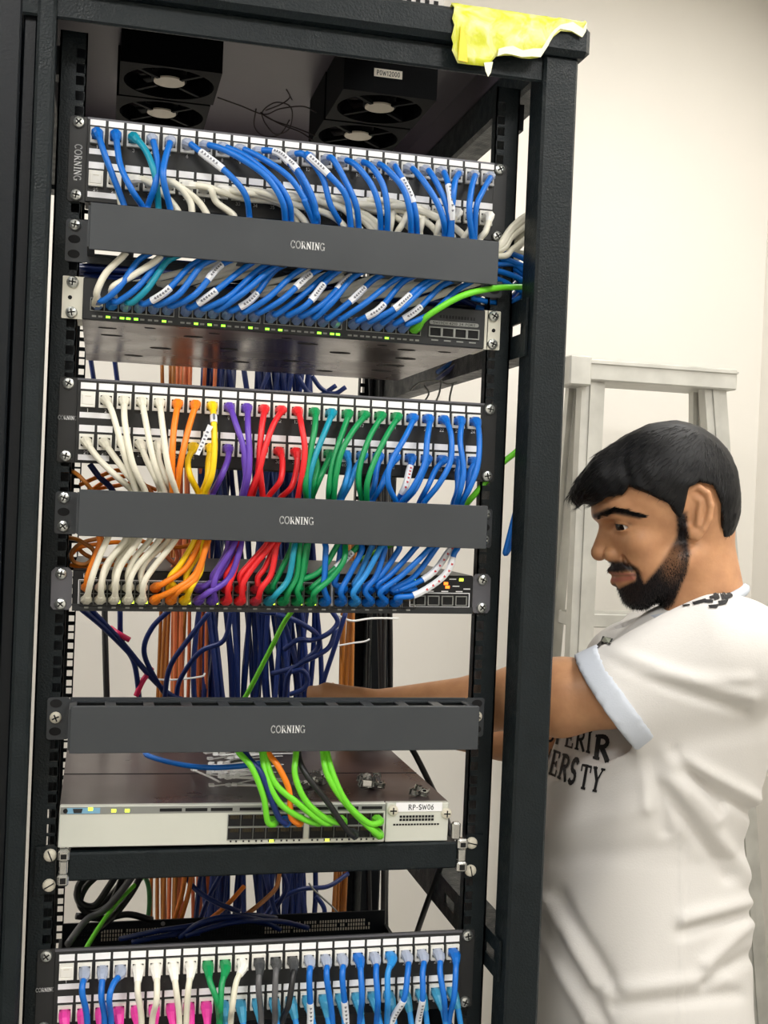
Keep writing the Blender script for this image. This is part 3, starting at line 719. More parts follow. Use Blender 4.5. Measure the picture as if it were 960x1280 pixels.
# ---------------------------------------------------------------- cables
def zt(ox, oy, s): return lambda x, y: (ox + x / s, oy + y / s)
zA = zt(80, 140, 3.2); zB = zt(360, 150, 2.823); zC = zt(70, 310, 3.097); zD = zt(360, 310, 3.0); zE = zt(60, 460, 3.2); zF = zt(340, 470, 2.823)
zG = zt(50, 650, 3.2); zH = zt(330, 650, 3.0); zI = zt(40, 850, 3.2); zJ = zt(320, 850, 3.0); zK = zt(30, 1040, 3.097); zL = zt(320, 1040, 2.823)
RC = .0033
def arclen(pts):
    L = [0]
    for a, b in zip(pts, pts[1:]): L.append(L[-1] + (b - a).length)
    return L
def sub(pts, L, s0, s1, n=8):
    out = []
    for k in range(n + 1):
        s = s0 + (s1 - s0) * k / n; i = 0
        while i < len(L) - 2 and L[i + 1] < s: i += 1
        t = (s - L[i]) / max(1e-9, L[i + 1] - L[i]); out.append(pts[i].lerp(pts[i + 1], max(0, min(1, t))))
    return out
def loft_boot(mb, pts, secs, m):
    """sections (width, height, roundness) along pts; wide axis stays level"""
    vs = []; n = 8
    for i, (p, (w_, h_, rd)) in enumerate(zip(pts, secs)):
        T = (pts[min(i + 1, len(pts) - 1)] - pts[max(0, i - 1)]).normalized()
        U = Vector((1, 0, 0)); U = (U - T * U.dot(T))
        U = U.normalized() if U.length > .2 else T.orthogonal().normalized()
        V = T.cross(U)
        for k in range(n):
            a = math.pi / 4 * k + math.pi / 8; c, s_ = math.cos(a), math.sin(a)
            sq = 1 / max(abs(c), abs(s_)); q = sq * (1 - rd) + rd * 1.0
            vs.append(p + U * (c * q * w_ / 2) + V * (s_ * q * h_ / 2))
    N = len(pts)
    fs = [(i * n + k, i * n + (k + 1) % n, (i + 1) * n + (k + 1) % n, (i + 1) * n + k) for i in range(N - 1) for k in range(n)]
    fs += [tuple(range(n - 1, -1, -1)), tuple(range((N - 1) * n, N * n))]
    mb.add(vs, fs, m)
BOOT = {'boot': [(.0118, .0098, 0), (.0120, .0100, .1), (.0112, .0092, .3), (.0092, .0084, .7), (.0074, .0074, 1)],
        'clear': [(.0112, .0112, 0), (.0116, .0108, .05), (.0114, .0100, .1), (.0104, .0090, .3), (.0080, .0078, .8)]}
def cable(label, pts, color, r=RC, group=None, start=None, end=None, sleeves=(), boot_m=None, end_m=None, n=7, cat='cable', mark='sleeve_print', name='patch_cable', blen=.024):
    pts = [Vector(p) for p in pts]; base = pts[0].copy()
    c = spline([p - base for p in pts], n); L = arclen(c)
    t = thing(name, label, cat, base, group)
    cm = 'cable_' + color
    b = MB(); b.tube(c, r, cm, 8); b.build('jacket', t, True)
    for which, st, mm in ((0, start, boot_m), (1, end, end_m)):
        if not st: continue
        cc = c if which == 0 else list(reversed(c)); LL = arclen(cc)
        bl = blen if st == 'boot' else blen * .8
        q = sub(cc, LL, 0, bl, 4); b = MB(); loft_boot(b, q, BOOT[st], mm or (cm if st == 'boot' else 'boot_clear')); o = b.build('boot' if st == 'boot' else 'plug', t)
        if st == 'clear':
            b = MB(); q2 = sub(cc, LL, bl * .15, bl * .9, 3); b.tube(q2, r * .8, cm, 6); b.build('conductor', o)
    for s0, s1 in sleeves:
        q = sub(c, L, s0 * L[-1] if s1 <= 1 else s0, s1 * L[-1] if s1 <= 1 else s1, 8); b = MB(); b.tube(q, r * 1.17, 'sleeve_white', 8)
        for k in range(1, 7):
            p = q[k]; T = (q[k + 1] - q[k - 1]).normalized(); F = Vector((0, -1, 0)); F = (F - T * F.dot(T)).normalized(); S = T.cross(F)
            ce = p + F * (r * 1.2); hh = T * .0011; ww = S * (r * .45)
            b.add([ce - hh - ww, ce + hh - ww * .4, ce + hh + ww * .6, ce - hh + ww], [(0, 1, 2, 3)], mark)
        b.build('label_sleeve', t)
    return t
def port_pt(panel, row, k, yf=-.0045):
    x1, x24, zu, zl = PORT[panel]
    return Vector((x1 + (x24 - x1) * k / 23, yf, (zu, zl)[row]))
def upper(panel, row, k, mids, ybase=None):
    """the run from a port outwards through places of the photograph to a cover top"""
    p = port_pt(panel, row, k); yb = ybase if ybase is not None else -.030 - .010 * rng.random()
    q = mids[0]
    out = [p, p + Vector((0, -.014, -.0008)), ]
    n = len(mids)
    for i, (x, y) in enumerate(mids):
        out.append(P(x, y, yb - (.008 if 0 < i < n - 1 or n == 1 else 0) + (.006 if i == n - 1 else 0)))
    return out
CT1 = lambda x: 252.5 + (x - 113) * .0967; CB1 = lambda x: 311 + (x - 110) * .0897
CT2 = lambda x: 610 + (x - 98) * .0463; CB2 = lambda x: 669 + (x - 97) * .0354
def behind(xa, xb, ct, cb, y=-.030, dy=10):
    return [P(xa, ct(xa) + dy, y), P((xa + xb) / 2, (ct(xa) + cb(xb)) / 2, y + .012), P(xb, cb(xb) - dy * .7, y)]

# ---- panel 1, upper row: blue cables down to the dark grey switch
U1 = [([zA(170, 190), zA(240, 372)], 0), ([zA(225, 210), zA(270, 310), zA(315, 380)], 0), ([zA(330, 160), zA(365, 260), zA(378, 385)], 0), ([zA(374, 200), zA(365, 290), zA(335, 378)], 0),
      ([zA(402, 200), zA(398, 270), zA(425, 388)], 0), ([zA(560, 170), zA(660, 250), zA(725, 330), zA(742, 420)], (.33, .62)), ([zA(660, 160), zA(800, 250), zA(870, 350), zA(885, 435)], 0),
      ([zA(740, 185), zA(850, 280), zA(900, 360), zA(908, 435)], 0), ([zA(800, 190), zA(900, 260), zA(960, 345), zB(60, 290), zB(92, 365)], 0), ([zA(860, 165), zA(930, 240), zB(60, 240), zB(100, 330), zB(104, 368)], (.3, .52)),
      ([zB(8, 150), zB(50, 200), zB(92, 290), zB(98, 370)], (.28, .5)), ([zB(60, 125), zB(120, 200), zB(150, 300), zB(192, 378)], 0), ([zB(70, 125), zB(150, 200), zB(205, 270), zB(222, 380)], (.35, .62)),
      ([zB(160, 140), zB(205, 220), zB(240, 300), zB(250, 382)], 0), ([zB(240, 160), zB(295, 230), zB(322, 310), zB(328, 390)], 0), ([zB(295, 165), zB(335, 230), zB(350, 310), zB(350, 395)], 0),
      ([zB(350, 175), zB(405, 240), zB(430, 320), zB(434, 400)], 0), ([zB(390, 185), zB(430, 260), zB(450, 330), zB(455, 402)], (.4, .68)), ([zB(470, 205), zB(520, 280), zB(548, 350), zB(553, 410)], 0),
      ([zB(515, 205), zB(552, 280), zB(570, 350), zB(573, 412)], 0), ([zB(566, 230), zB(577, 300), zB(577, 410)], (.42, .8)), ([zB(590, 215), zB(582, 280), zB(570, 412)], 0),
      ([zB(648, 240), zB(640, 320), zB(650, 420)], 0), ([zB(688, 250), zB(664, 310), zB(658, 422)], 0)]
order = list(range(24))
for k, (mids, slv) in enumerate(U1):
    up = upper(1, 0, k, mids)
    xe = mids[-1][0]
    # below the cover to switch port k
    xp = P(0, 0, 0)
    sx = SW2X[k]; pp = Vector((sx, -.0065, SW2Z))
    d = CAM_M.T @ (np.array(pp) - CAM_C); ppx, ppy = 480 + CAM_F * d[0] / d[1], 640 - CAM_F * d[2] / d[1]
    color = 'teal' if k in (2,) else 'blue'
    yv = -.028 - .012 * rng.random(); lean = rng.uniform(62, 88)
    if k == 0: col2 = 'white'
    xb = ppx + lean + 8
    if k >= 23: # the last port holds the lime cable: this one turns away behind the cover
        pts = up + [P(xe, CT1(xe) + 12, -.03), P(xe + 12, CT1(xe) + 30, -.02), P(640, 330, .0), P(658, 342, .004), Vector((.285, .03, 1.73)), Vector((.28, .14, 1.70)), Vector((.25, .30, 1.66))]
        cable('%s patch cable in the %s upper port of the top patch panel' % (color, ORD[k]), pts, color, group='cables of the top patch panel', start='clear'); continue
    pts = up + behind(xe, xb, CT1, CB1, -.033) + [P(ppx + lean * .82, CB1(ppx + lean) + 9 + rng.uniform(-3, 3), yv), P(ppx + lean * .45, ppy - 22 + rng.uniform(-4, 3), yv - .006), P(ppx + 9, ppy - 6, -.031), pp + Vector((0.001, -.018, .002)), pp]
    sl = [slv] if slv else []
    if sl: sl = [(slv[0] * .085, slv[1] * .085 * 1.25 + .0)] if False else [tuple(v * (.105) for v in slv)]
    if k in (3, 5, 6, 9, 11, 13, 14, 16, 18, 19, 21): sl = sl + ['tail']
    base_l = arclen(spline(pts, 7))[-1]
    sl = [((base_l - .058 - .02 * ((k * 7) % 3)) / base_l, (base_l - .034 - .02 * ((k * 7) % 3)) / base_l) if s == 'tail' else (s[0] / base_l, s[1] / base_l) for s in sl]
    cable('%s patch cable in the %s upper port of the top patch panel' % (color, ORD[k]), pts, color, group='cables of the top patch panel', start=('boot' if k in (0, 1, 2) else 'clear'), boot_m=None,
          end='boot' if k == 1 else 'clear', end_m=None if k == 1 else 'boot_clear_blue', sleeves=sl, r=.0034)
# white cable in the first switch port
pp = Vector((SW2X[0], -.0065, SW2Z))
# ---- panel 1, lower row: ivory cables sweeping to the side
for k in range(24):
    p = port_pt(1, 1, k); d = CAM_M.T @ (np.array(p) - CAM_C); x, y = 480 + CAM_F * d[0] / d[1], 640 - CAM_F * d[2] / d[1]
    lb = 'ivory patch cable in the %s lower port of the top patch panel' % ORD[k]; yv = -.020 - .007 * rng.random()
    head = [p, p + Vector((.001, -.013, 0))]
    if k == 0: continue
    if k == 1: m = [zA(215, 300), zA(228, 372)]
    elif k == 2: m = [zA(330, 275), zA(410, 340), zA(455, 395)]
    elif k == 3: m = [zA(440, 285), zA(500, 350), zA(512, 400)]
    elif k == 4: m = [zA(450, 290), zA(530, 350), zA(570, 405)]
    elif k == 6: m = [zA(590, 310), zA(610, 360), zA(680, 415)]
    elif k < 17:
        dx = rng.uniform(70, 120); m = [(x + 28, y - 4 + rng.uniform(-3, 6)), (x + dx * .6, y + 8 + rng.uniform(-6, 6)), (x + dx, y + 20 + rng.uniform(-4, 6)), (x + dx + 22, CT1(x + dx + 22))]
    else:
        m = [(x + rng.uniform(-6, 4), y + 16), (x + rng.uniform(-12, 2), CT1(x))]
    xe = min(m[-1][0], 600)
    if xe != m[-1][0]: m[-1] = (xe, CT1(xe))
    pts = head + [P(a, c, yv - (.004 if i == 0 else 0)) for i, (a, c) in enumerate(m)]
    if k in (1, 2):      # into the first ports of the dark grey switch
        tgt = Vector((SW2X[k - 1], -.0065, SW2Z)); yy = -.036
        if k == 1: low = [zC(262, 28), zC(195, 95), zC(160, 165)]
        else: low = [zC(395, 42), zC(300, 105), zC(222, 150)]; tgt = tgt + Vector((.0005, .002, .007))
        pts += behind(xe, low[0][0] + 4, CT1, CB1, -.028) + [P(a, c, yy) for a, c in low] + [tgt + Vector((0, -.016, .002)), tgt]
        cable(lb, pts, 'white', group='cables of the top patch panel', start='boot', end='boot', r=.0036, boot_m='jack_white'); continue
    if 2 < k < 15:       # shows again as a shallow strand under the cover
        xa = xe + rng.uniform(-10, 10); xb = xa + rng.uniform(10, 40)
        ya = CB1(xb); 
        pts += [P(xa, CT1(xa) + 14, -.022), P(xb + 40, ya - 6, -.018), P(xb - 5, ya + 12 + rng.uniform(-5, 5), -.016), P(xb - 60, ya + 26 + rng.uniform(-6, 4), -.012), P(xb - 90, ya + 30, .01)]
    elif k >= 19:
        yy = rng.uniform(-12, 22)
        pts += [P(xe + 6, CT1(xe) + 14, -.024), P(622, 312 + yy * .4, -.016), P(640, 292 + yy, -.01), P(662, 276 + yy, .0), Vector((.288, .02, 1.792 - yy * .0009)), Vector((.283, .14, 1.78 - yy * .0009)), Vector((.25, .30, 1.72))]
    else: pts += [P(xe, CT1(xe) + 14, -.022), P(xe + 10, CT1(xe) + 34, -.01)]
    cable(lb, pts, 'white', group='cables of the top patch panel', start='boot', boot_m='jack_white', r=.0036)
# slack loops beside the upper cover
TAIL = lambda z, k: [Vector((.286 - .002 * k, .03, z)), Vector((.283 - .003 * k, .12, z - .02)), Vector((.25, .28, z - .06))]
LOOP = [('blue', [(600, 322, -.02), (625, 322, -.01), (648, 330, .0), (662, 338, .004)], TAIL(1.737, 0)), ('blue', [(600, 335, -.015), (628, 340, -.004), (655, 352, .004), (661, 372, .008), (650, 388, .012), (620, 390, .015), (595, 384, .02)], []),
        ('blue', [(600, 345, -.01), (625, 350, .0), (648, 362, .004), (661, 370, .006)], TAIL(1.708, 1)), ('blue', [(598, 330, -.01), (630, 330, .002), (652, 342, .006), (662, 352, .008)], TAIL(1.722, 2)),
        ('blue', [(590, 372, .0), (615, 378, .006), (640, 378, .010), (655, 362, .010), (640, 342, .008), (615, 332, .0), (598, 328, -.01)], []), ('navy', [(570, 370, .02), (600, 384, .025), (630, 382, .025), (652, 378, .025)], TAIL(1.698, 3)),
        ('blue', [(596, 318, -.022), (630, 316, -.006), (652, 322, .002), (662, 330, .004)], TAIL(1.745, 1)), ('white', [(602, 314, -.02), (630, 318, -.004), (650, 316, .002), (662, 322, .004)], TAIL(1.752, 2)), ('white', [(612, 326, -.01), (640, 306, .008), (658, 290, .008)], TAIL(1.785, 2))]
for i, (cl, p, tl_) in enumerate(LOOP): cable('%s slack cable loop beside the uppermost grey cover, %s of nine' % (cl if cl != 'white' else 'ivory', ORD[i]), [P(*q) for q in p] + tl_, cl, group='slack cable loops', name='slack_cable')
# shallow ivory strands in the bundle under the upper cover
for i in range(7):
    x = 250 + i * 50; cable('ivory cable lying under the blue strands below the uppermost cover, %s of seven' % ORD[i], [P(x - 60, CB1(x) + 34, .0), P(x - 30, CB1(x) + 28 - rng.uniform(0, 6), -.012), P(x + 20, CB1(x) + 12, -.016), P(x + 70, CB1(x) - 6, -.016)], 'ivory', group='ivory strands under the upper cover', name='network_cable')
# lime cable out of the last port of the dark grey switch
pp = Vector((SW2X[23], -.0065, SW2Z))
cable('lime green cable arching out of the last port of the dark grey switch', [pp, pp + Vector((0, -.018, .002)), P(*zD(530, 250), -.04), P(*zD(640, 185), -.05), P(*zD(730, 158), -.045), P(*zD(830, 147), -.02), P(*zD(905, 158), -.002), Vector((.287, .004, 1.69)), Vector((.290, .006, 1.60)),
       P(657, 550, .004), P(*zF(800, 320), .004), P(*zF(700, 435), .01), P(560, 650, .06), P(470, 690, .2), P(400, 730, .31), P(362, 768, .36), P(340, 808, .38), P(312, 862, .40), P(295, 890, .42)], 'lime', start='boot', r=.0035)
# yellow tag on the first cables
# ---- panel 2: rainbow cables down to the slim black switch
U2 = {  # (row, port): colour, run (zoomed photo places)
 (0, 1): ('white', zE, [(258, 180), (300, 330), (350, 488)]), (0, 2): ('white', zE, [(308, 220), (338, 380), (388, 490)]), (0, 3): ('white', zE, [(392, 220), (425, 380), (466, 492)]), (0, 4): ('white', zE, [(458, 230), (480, 390), (512, 495)]),
 (0, 5): ('orange', zE, [(504, 240), (497, 360), (498, 495)]), (0, 6): ('orange', zE, [(560, 250), (530, 380), (514, 496)]), (0, 7): ('yellow', zE, [(664, 230), (666, 330), (655, 430), (628, 500)]), (0, 8): ('purple', zE, [(752, 225), (782, 320), (792, 420), (780, 505)]),
 (0, 9): ('purple', zE, [(800, 240), (806, 340), (802, 430), (786, 506)]), (0, 10): ('red', zE, [(856, 230), (846, 350), (850, 430), (858, 508)]), (0, 11): ('red', zE, [(900, 230), (865, 330), (842, 420), (806, 506)]), (0, 12): ('red', zF, [(105, 180), (116, 260), (106, 350), (92, 430)]),
 (0, 13): ('green', zF, [(150, 190), (128, 300), (118, 380), (122, 432)]), (0, 14): ('teal', zF, [(185, 200), (150, 290), (132, 360), (126, 432)]), (0, 15): ('green', zF, [(245, 210), (215, 310), (202, 390), (200, 436)]), (0, 16): ('green', zF, [(285, 195), (245, 270), (225, 360), (218, 436)]),
 (0, 17): ('green', zF, [(345, 215), (312, 310), (306, 380), (318, 440)]), (0, 18): ('green', zF, [(402, 215), (358, 310), (336, 380), (335, 441)]), (0, 19): ('blue', zF, [(470, 215), (418, 310), (410, 380), (438, 445)]), (0, 20): ('blue', zF, [(548, 220), (538, 310), (500, 390), (458, 446)]),
 (0, 21): ('blue', zF, [(632, 210), (630, 300), (590, 380), (536, 448)]), (0, 22): ('blue', zF, [(664, 230), (676, 330), (665, 400), (650, 452)]), (0, 23): ('blue', zF, [(732, 230), (725, 320), (695, 400), (664, 455)]),
 (1, 0): ('white', zE, [(200, 360), (270, 430), (336, 490)]), (1, 1): ('white', zE, [(262, 350), (320, 430), (366, 490)]), (1, 2): ('white', zE, [(320, 380), (360, 440), (380, 490)]), (1, 3): ('white', zE, [(395, 370), (430, 440), (450, 492)]), (1, 4): ('white', zE, [(445, 370), (470, 440), (492, 494)]),
 (1, 6): ('yellow', zE, [(560, 370), (568, 430), (602, 500)]), (1, 7): ('yellow', zE, [(642, 370), (638, 440), (616, 500)]), (1, 8): ('purple', zE, [(720, 365), (695, 430), (660, 500)]), (1, 9): ('purple', zE, [(785, 365), (792, 440), (776, 506)]),
 (1, 10): ('red', zE, [(845, 370), (838, 440), (820, 506)]), (1, 11): ('red', zE, [(938, 375), (930, 450), (884, 512)]), (1, 12): ('red', zF, [(88, 320), (70, 390), (30, 430)]), (1, 13): ('green', zF, [(160, 320), (146, 380), (130, 430)]), (1, 14): ('green', zF, [(192, 310), (165, 370), (140, 432)]),
 (1, 15): ('sky', zF, [(272, 320), (258, 380), (236, 434)]), (1, 16): ('sky', zF, [(295, 325), (275, 380), (246, 434)]), (1, 17): ('blue', zF, [(370, 325), (362, 380), (346, 438)]), (1, 18): ('blue', zF, [(405, 340), (385, 390), (356, 438)]),
 (1, 19): ('blue', zF, [(484, 335), (470, 390), (442, 445)]), (1, 20): ('blue', zF, [(535, 335), (505, 400), (466, 446)]), (1, 21): ('blue', zF, [(578, 330), (550, 390), (520, 447)]), (1, 22): ('blue', zF, [(655, 340), (655, 400), (640, 450)]), (1, 23): ('blue', zF, [(698, 340), (690, 400), (668, 454)])}
# below the cover: colour, run, port places in the slim switch (column, row)
B2 = [('white', zG, [(270, 75), (236, 150), (205, 240)], 0, 1), ('white', zG, [(338, 85), (268, 175), (246, 250)], 1, 1), ('white', zG, [(392, 85), (325, 180), (304, 245)], 2, 1), ('white', zG, [(375, 85), (322, 150), (300, 215)], 2, 0), ('white', zG, [(470, 88), (388, 185), (358, 250)], 3, 1),
      ('white', zG, [(435, 86), (380, 150), (352, 215)], 3, 0), ('white', zG, [(532, 92), (450, 195), (415, 255)], 4, 1), ('white', zG, [(505, 90), (430, 160), (404, 215)], 4, 0), ('white', zG, [(355, 84), (290, 150), (256, 220)], 1, 0),
      ('orange', zG, [(240, 95), (212, 170), (190, 230)], 0, 0), ('orange', zG, [(638, 92), (585, 190), (500, 250)], 5, 0), ('orange', zG, [(668, 98), (622, 215), (545, 275)], 5, 1), ('orange', zG, [(662, 110), (625, 230), (560, 280)], 6, 1),
      ('yellow', zG, [(612, 96), (560, 180), (520, 230)], 6, 0), ('yellow', zG, [(645, 190), (622, 240), (602, 275)], 7, 1), ('yellow', zG, [(650, 110), (600, 190), (585, 225)], 7, 0),
      ('purple', zG, [(775, 108), (735, 205), (670, 258)], 8, 0), ('purple', zG, [(798, 125), (755, 235), (670, 292)], 8, 1), ('purple', zG, [(770, 110), (715, 200), (695, 262)], 9, 1), ('purple', zG, [(750, 115), (720, 180), (690, 225)], 9, 0),
      ('red', zG, [(795, 130), (775, 210), (752, 268)], 10, 1), ('red', zG, [(925, 100), (855, 185), (812, 255)], 11, 1), ('red', zG, [(905, 100), (835, 180), (800, 225)], 11, 0), ('red', zG, [(945, 108), (925, 215), (885, 275)], 12, 1), ('red', zG, [(935, 110), (900, 190), (872, 230)], 12, 0), ('red', zG, [(800, 120), (770, 180), (745, 225)], 10, 0),
      ('green', zH, [(100, 112), (55, 205), (32, 245)], 13, 0), ('teal', zH, [(112, 112), (92, 220), (45, 280)], 13, 1), ('green', zH, [(132, 108), (122, 210), (92, 268)], 14, 1), ('green', zH, [(162, 112), (148, 200), (130, 250)], 15, 0), ('green', zH, [(345, 105), (275, 175), (185, 250)], 16, 0), ('green', zH, [(300, 150), (250, 220), (190, 272)], 16, 1), ('green', zH, [(155, 108), (140, 220), (125, 265)], 15, 1), ('green', zH, [(265, 112), (200, 200), (80, 240)], 14, 0),
      ('blue', zH, [(232, 110), (228, 200), (224, 255)], 17, 1), ('blue', zH, [(285, 130), (272, 210), (265, 240)], 18, 0), ('blue', zH, [(365, 120), (315, 215), (288, 268)], 18, 1), ('sky', zH, [(395, 120), (358, 205), (338, 240)], 19, 0), ('sky', zH, [(432, 112), (385, 200), (335, 272)], 19, 1), ('blue', zH, [(452, 115), (420, 210), (380, 265)], 20, 1),
      ('blue', zH, [(505, 112), (440, 205), (380, 250)], 20, 0), ('blue', zH, [(560, 112), (480, 200), (425, 245)], 21, 0), ('blue', zH, [(615, 112), (520, 205), (438, 268)], 21, 1), ('blue', zH, [(690, 120), (625, 205), (520, 258)], 22, 0), ('blue', zH, [(712, 128), (680, 205), (575, 278), (500, 290)], 22, 1), ('blue', zH, [(640, 112), (560, 215), (480, 262)], 23, 0)]
left = list(B2); runs = []
fam = {'white': 'white', 'orange': 'orange', 'yellow': 'yellow', 'purple': 'purple', 'red': 'red', 'green': 'green', 'teal': 'teal', 'blue': 'blue', 'sky': 'blue'}
def low_pts(z, run, colm, row):
    sx = SW3X[colm]; pp = Vector((sx, -.0065, Z_S3 + SW3Z[row] + .0012 + sx * .0105))
    yb = -.030 - .012 * (1 - row) - .006 * rng.random() if row else -.026 - .004 * rng.random()
    yb = (-.034 if row else -.026) - .006 * rng.random()
    return [P(*z(*q), yb) for q in run] + [pp + Vector((.001, -.017, .004)), pp]
for key in sorted(U2):
    row, k = key; color, z, run = U2[key]
    up = upper(2, row, k, [z(*q) for q in run], ybase=(-.036 if row == 0 else -.026) - .006 * rng.random())
    lb = '%s patch cable in the %s %s port of the middle patch panel' % ({'sky': 'light blue'}.get(color, color), ORD[k], ('upper', 'lower')[row])
    m = next((q for q in left if q[0] == color), None) or next((q for q in left if fam[q[0]] == fam[color]), None)
    xe = z(*run[-1])[0]; sl = []; pts = up
    if m:
        left.remove(m); lx = m[1](*m[2][0])[0]
        pts = up + behind(xe, lx + 3, CT2, CB2, -.03, 9) + low_pts(m[1], m[2], m[3], m[4])
    else: pts = up + [P(xe, CT2(xe) + 12, -.02), P(xe + 4, CT2(xe) + 30, -.005)]
    Lt = arclen(spline(pts, 7))[-1]
    if m and (m[3], m[4]) in ((22, 0), (22, 1)): sl.append(((Lt - .115) / Lt, (Lt - .05) / Lt)); mk = 'marker_red'
    elif m and (m[3], m[4]) == (16, 0): sl.append(((Lt - .085) / Lt, (Lt - .06) / Lt)); mk = 'sleeve_print'
    else: mk = 'sleeve_print'
    if key == (1, 19): sl.append((.026 / Lt, .062 / Lt)); mk = 'marker_red'
    if key == (0, 7): sl.append((.030 / Lt, .040 / Lt))
    cable(lb, pts, color, group='cables of the middle patch panel', start='boot', end='boot' if m else None, sleeves=sl, mark=mk,
          end_m=('cable_darkred' if m and m[3] in (12,) else None), blen=.022)
for i, m in enumerate(left):
    lx, ly = m[1](*m[2][0]); c = {'sky': 'light blue'}.get(m[0], m[0])
    cable('%s cable in %s row of the slim black switch, plug column %s' % (c, ('upper', 'lower')[m[4]], ORD[m[3]]), [P(lx + 6, ly - 40, .01), P(lx + 4, ly - 18, -.015)] + low_pts(*m[1:5]), m[0], group='cables of the slim switch', end='boot', blen=.022)
# paper flag on the yellow cable
q = MB(); a = [zE(590, 345), zE(605, 350), zE(660, 235), zE(640, 225)]
q.add([P(*a[0], -.047), P(*a[1], -.047), P(*a[2], -.0445), P(*a[3], -.0445)], [(0, 1, 2, 3)], 'sleeve_white')
for k in range(6):
    f0, f1 = .15 + k * .12, .2 + k * .12
    u0 = P(*a[0], -.0474).lerp(P(*a[3], -.0449), f0); u1 = P(*a[1], -.0474).lerp(P(*a[2], -.0449), f0); u2 = P(*a[1], -.0474).lerp(P(*a[2], -.0449), f1); u3 = P(*a[0], -.0474).lerp(P(*a[3], -.0449), f1)
    q.add([u0.lerp(u1, .25), u0.lerp(u1, .75), u3.lerp(u2, .75), u3.lerp(u2, .25)], [(0, 1, 2, 3)], 'sleeve_print')
o = q.build('paper_flag'); md = o.modifiers.new('thickness', 'SOLIDIFY'); md.thickness = .0004; tag(o, 'narrow white paper flag wrapped on the upper yellow cable', 'label')

# ---- panel 3: cables hanging down out of view
U3 = {1: ('blue', [(225, 620), (245, 743)], 'b'), 2: ('blue', [(300, 640), (312, 743)], 'b'), 3: ('blue', [(345, 590), (330, 650), (338, 743)], 'b'), 4: ('white', [(440, 620), (455, 743)], 'w'), 5: ('white', [(515, 590), (512, 660), (495, 743)], 'w'),
      6: ('white', [(590, 620), (602, 743)], 'w'), 7: ('white', [(636, 610), (628, 743)], 'w'), 8: ('green', [(720, 580), (745, 650), (756, 743)], 'g'), 9: ('green', [(766, 590), (760, 680), (758, 743)], 'g'), 10: ('ivory', [(822, 580), (806, 680), (800, 743)], 'w'), 11: ('grey', [(908, 600), (918, 743)], 'k')}
U3b = {12: ('grey', [(70, 500), (66, 600), (66, 678)], 'k'), 13: ('black', [(130, 510), (115, 610), (92, 678)], 'k'), 14: ('blue', [(188, 520), (192, 678)], 'c'), 15: ('blue', [(250, 520), (270, 678)], 'c'), 16: ('blue', [(305, 520), (318, 678)], 'c'), 17: ('blue', [(370, 500), (374, 590), (366, 678)], 'b'),
       18: ('blue', [(424, 510), (430, 600), (425, 678)], 'c'), 19: ('sky', [(465, 500), (465, 600), (462, 678)], 's'), 20: ('blue', [(535, 500), (522, 590), (478, 678)], 'c'), 21: ('blue', [(588, 500), (588, 590), (572, 678)], 'c'), 22: ('blue', [(650, 500), (664, 590), (668, 678)], 'c'), 23: ('blue', [(705, 490), (698, 590), (680, 678)], 'b')}
for dct, z in ((U3, zK), (U3b, zL)):
    for k, (color, run, st) in dct.items():
        up = upper(3, 0, k, [z(*q) for q in run], ybase=-.034)
        last = up[-1]; pts = up + [last + Vector((rng.uniform(-.004, .004), .004, -.07)), last + Vector((rng.uniform(-.01, .01), .01, -.16))]
        Lt = arclen(spline(pts, 7))[-1]
        sl = [(.062 / Lt, .10 / Lt)] if k in (14, 16, 20, 21) else []
        cn = {'sky': 'light blue', 'white': 'white', 'ivory': 'ivory'}.get(color, color)
        cable('%s patch cable in the %s upper port of the lowest patch panel' % (cn, ORD[k]), pts, color, group='cables of the lowest patch panel', start='clear' if st in 'cb' and k != 17 and k != 23 else 'boot', boot_m={'w': 'jack_white', 'k': 'boot_grey'}.get(st) if st != 's' else None, sleeves=sl, blen=.026)
for k in range(24):
    p = port_pt(3, 1, k); color, bc = (('pink', 'pink') if k < 9 else ('sky', 'cyanboot'))
    dx = rng.uniform(-.002, .012) if k < 9 else rng.uniform(.004, .014)
    pts = [p, p + Vector((0, -.014, -.002)), p + Vector((dx * .4, -.024, -.02)), p + Vector((dx, -.024, -.06)), p + Vector((dx * 1.3, -.018, -.15))]
    cable('%s patch cable in the %s lower port of the lowest patch panel' % ({'sky': 'light blue'}.get(color, color), ORD[k]), pts, color, group='cables of the lowest patch panel', start='boot', boot_m='cable_' + bc, blen=.028)

# ---- cables of the silver switch
def s4(colm, row): return Vector((-.0115 + SW4X[colm], -.0085, Z_S4 + (.0262, .0118)[row] - SW4X[colm] * .0105))
zS = zt(250, 930, 3.097)
S4 = [('lime', [(145, 22), (200, 90), (245, 200), (262, 300)], 3, 0, 'the first'), ('navy', [(180, 40), (235, 110), (275, 210), (305, 285)], 4, 0, 'the'), ('orange', [(262, 28), (305, 90), (345, 180), (352, 280)], 5, 0, 'the'),
      ('lime', [(240, 28), (258, 130), (310, 230), (400, 290)], 6, 0, 'second'), ('lime', [(250, 28), (290, 150), (380, 230), (470, 300)], 7, 0, 'third'), ('lime', [(372, 26), (368, 120), (410, 220), (490, 290)], 8, 0, 'fourth'),
      ('black', [(385, 60), (420, 130), (490, 220), (560, 320)], 9, 1, 'the'), ('lime', [(475, 24), (490, 110), (540, 200), (620, 290)], 11, 1, 'fifth'), ('lime', [(490, 24), (520, 130), (570, 230), (650, 305)], 11, 0, 'sixth')]
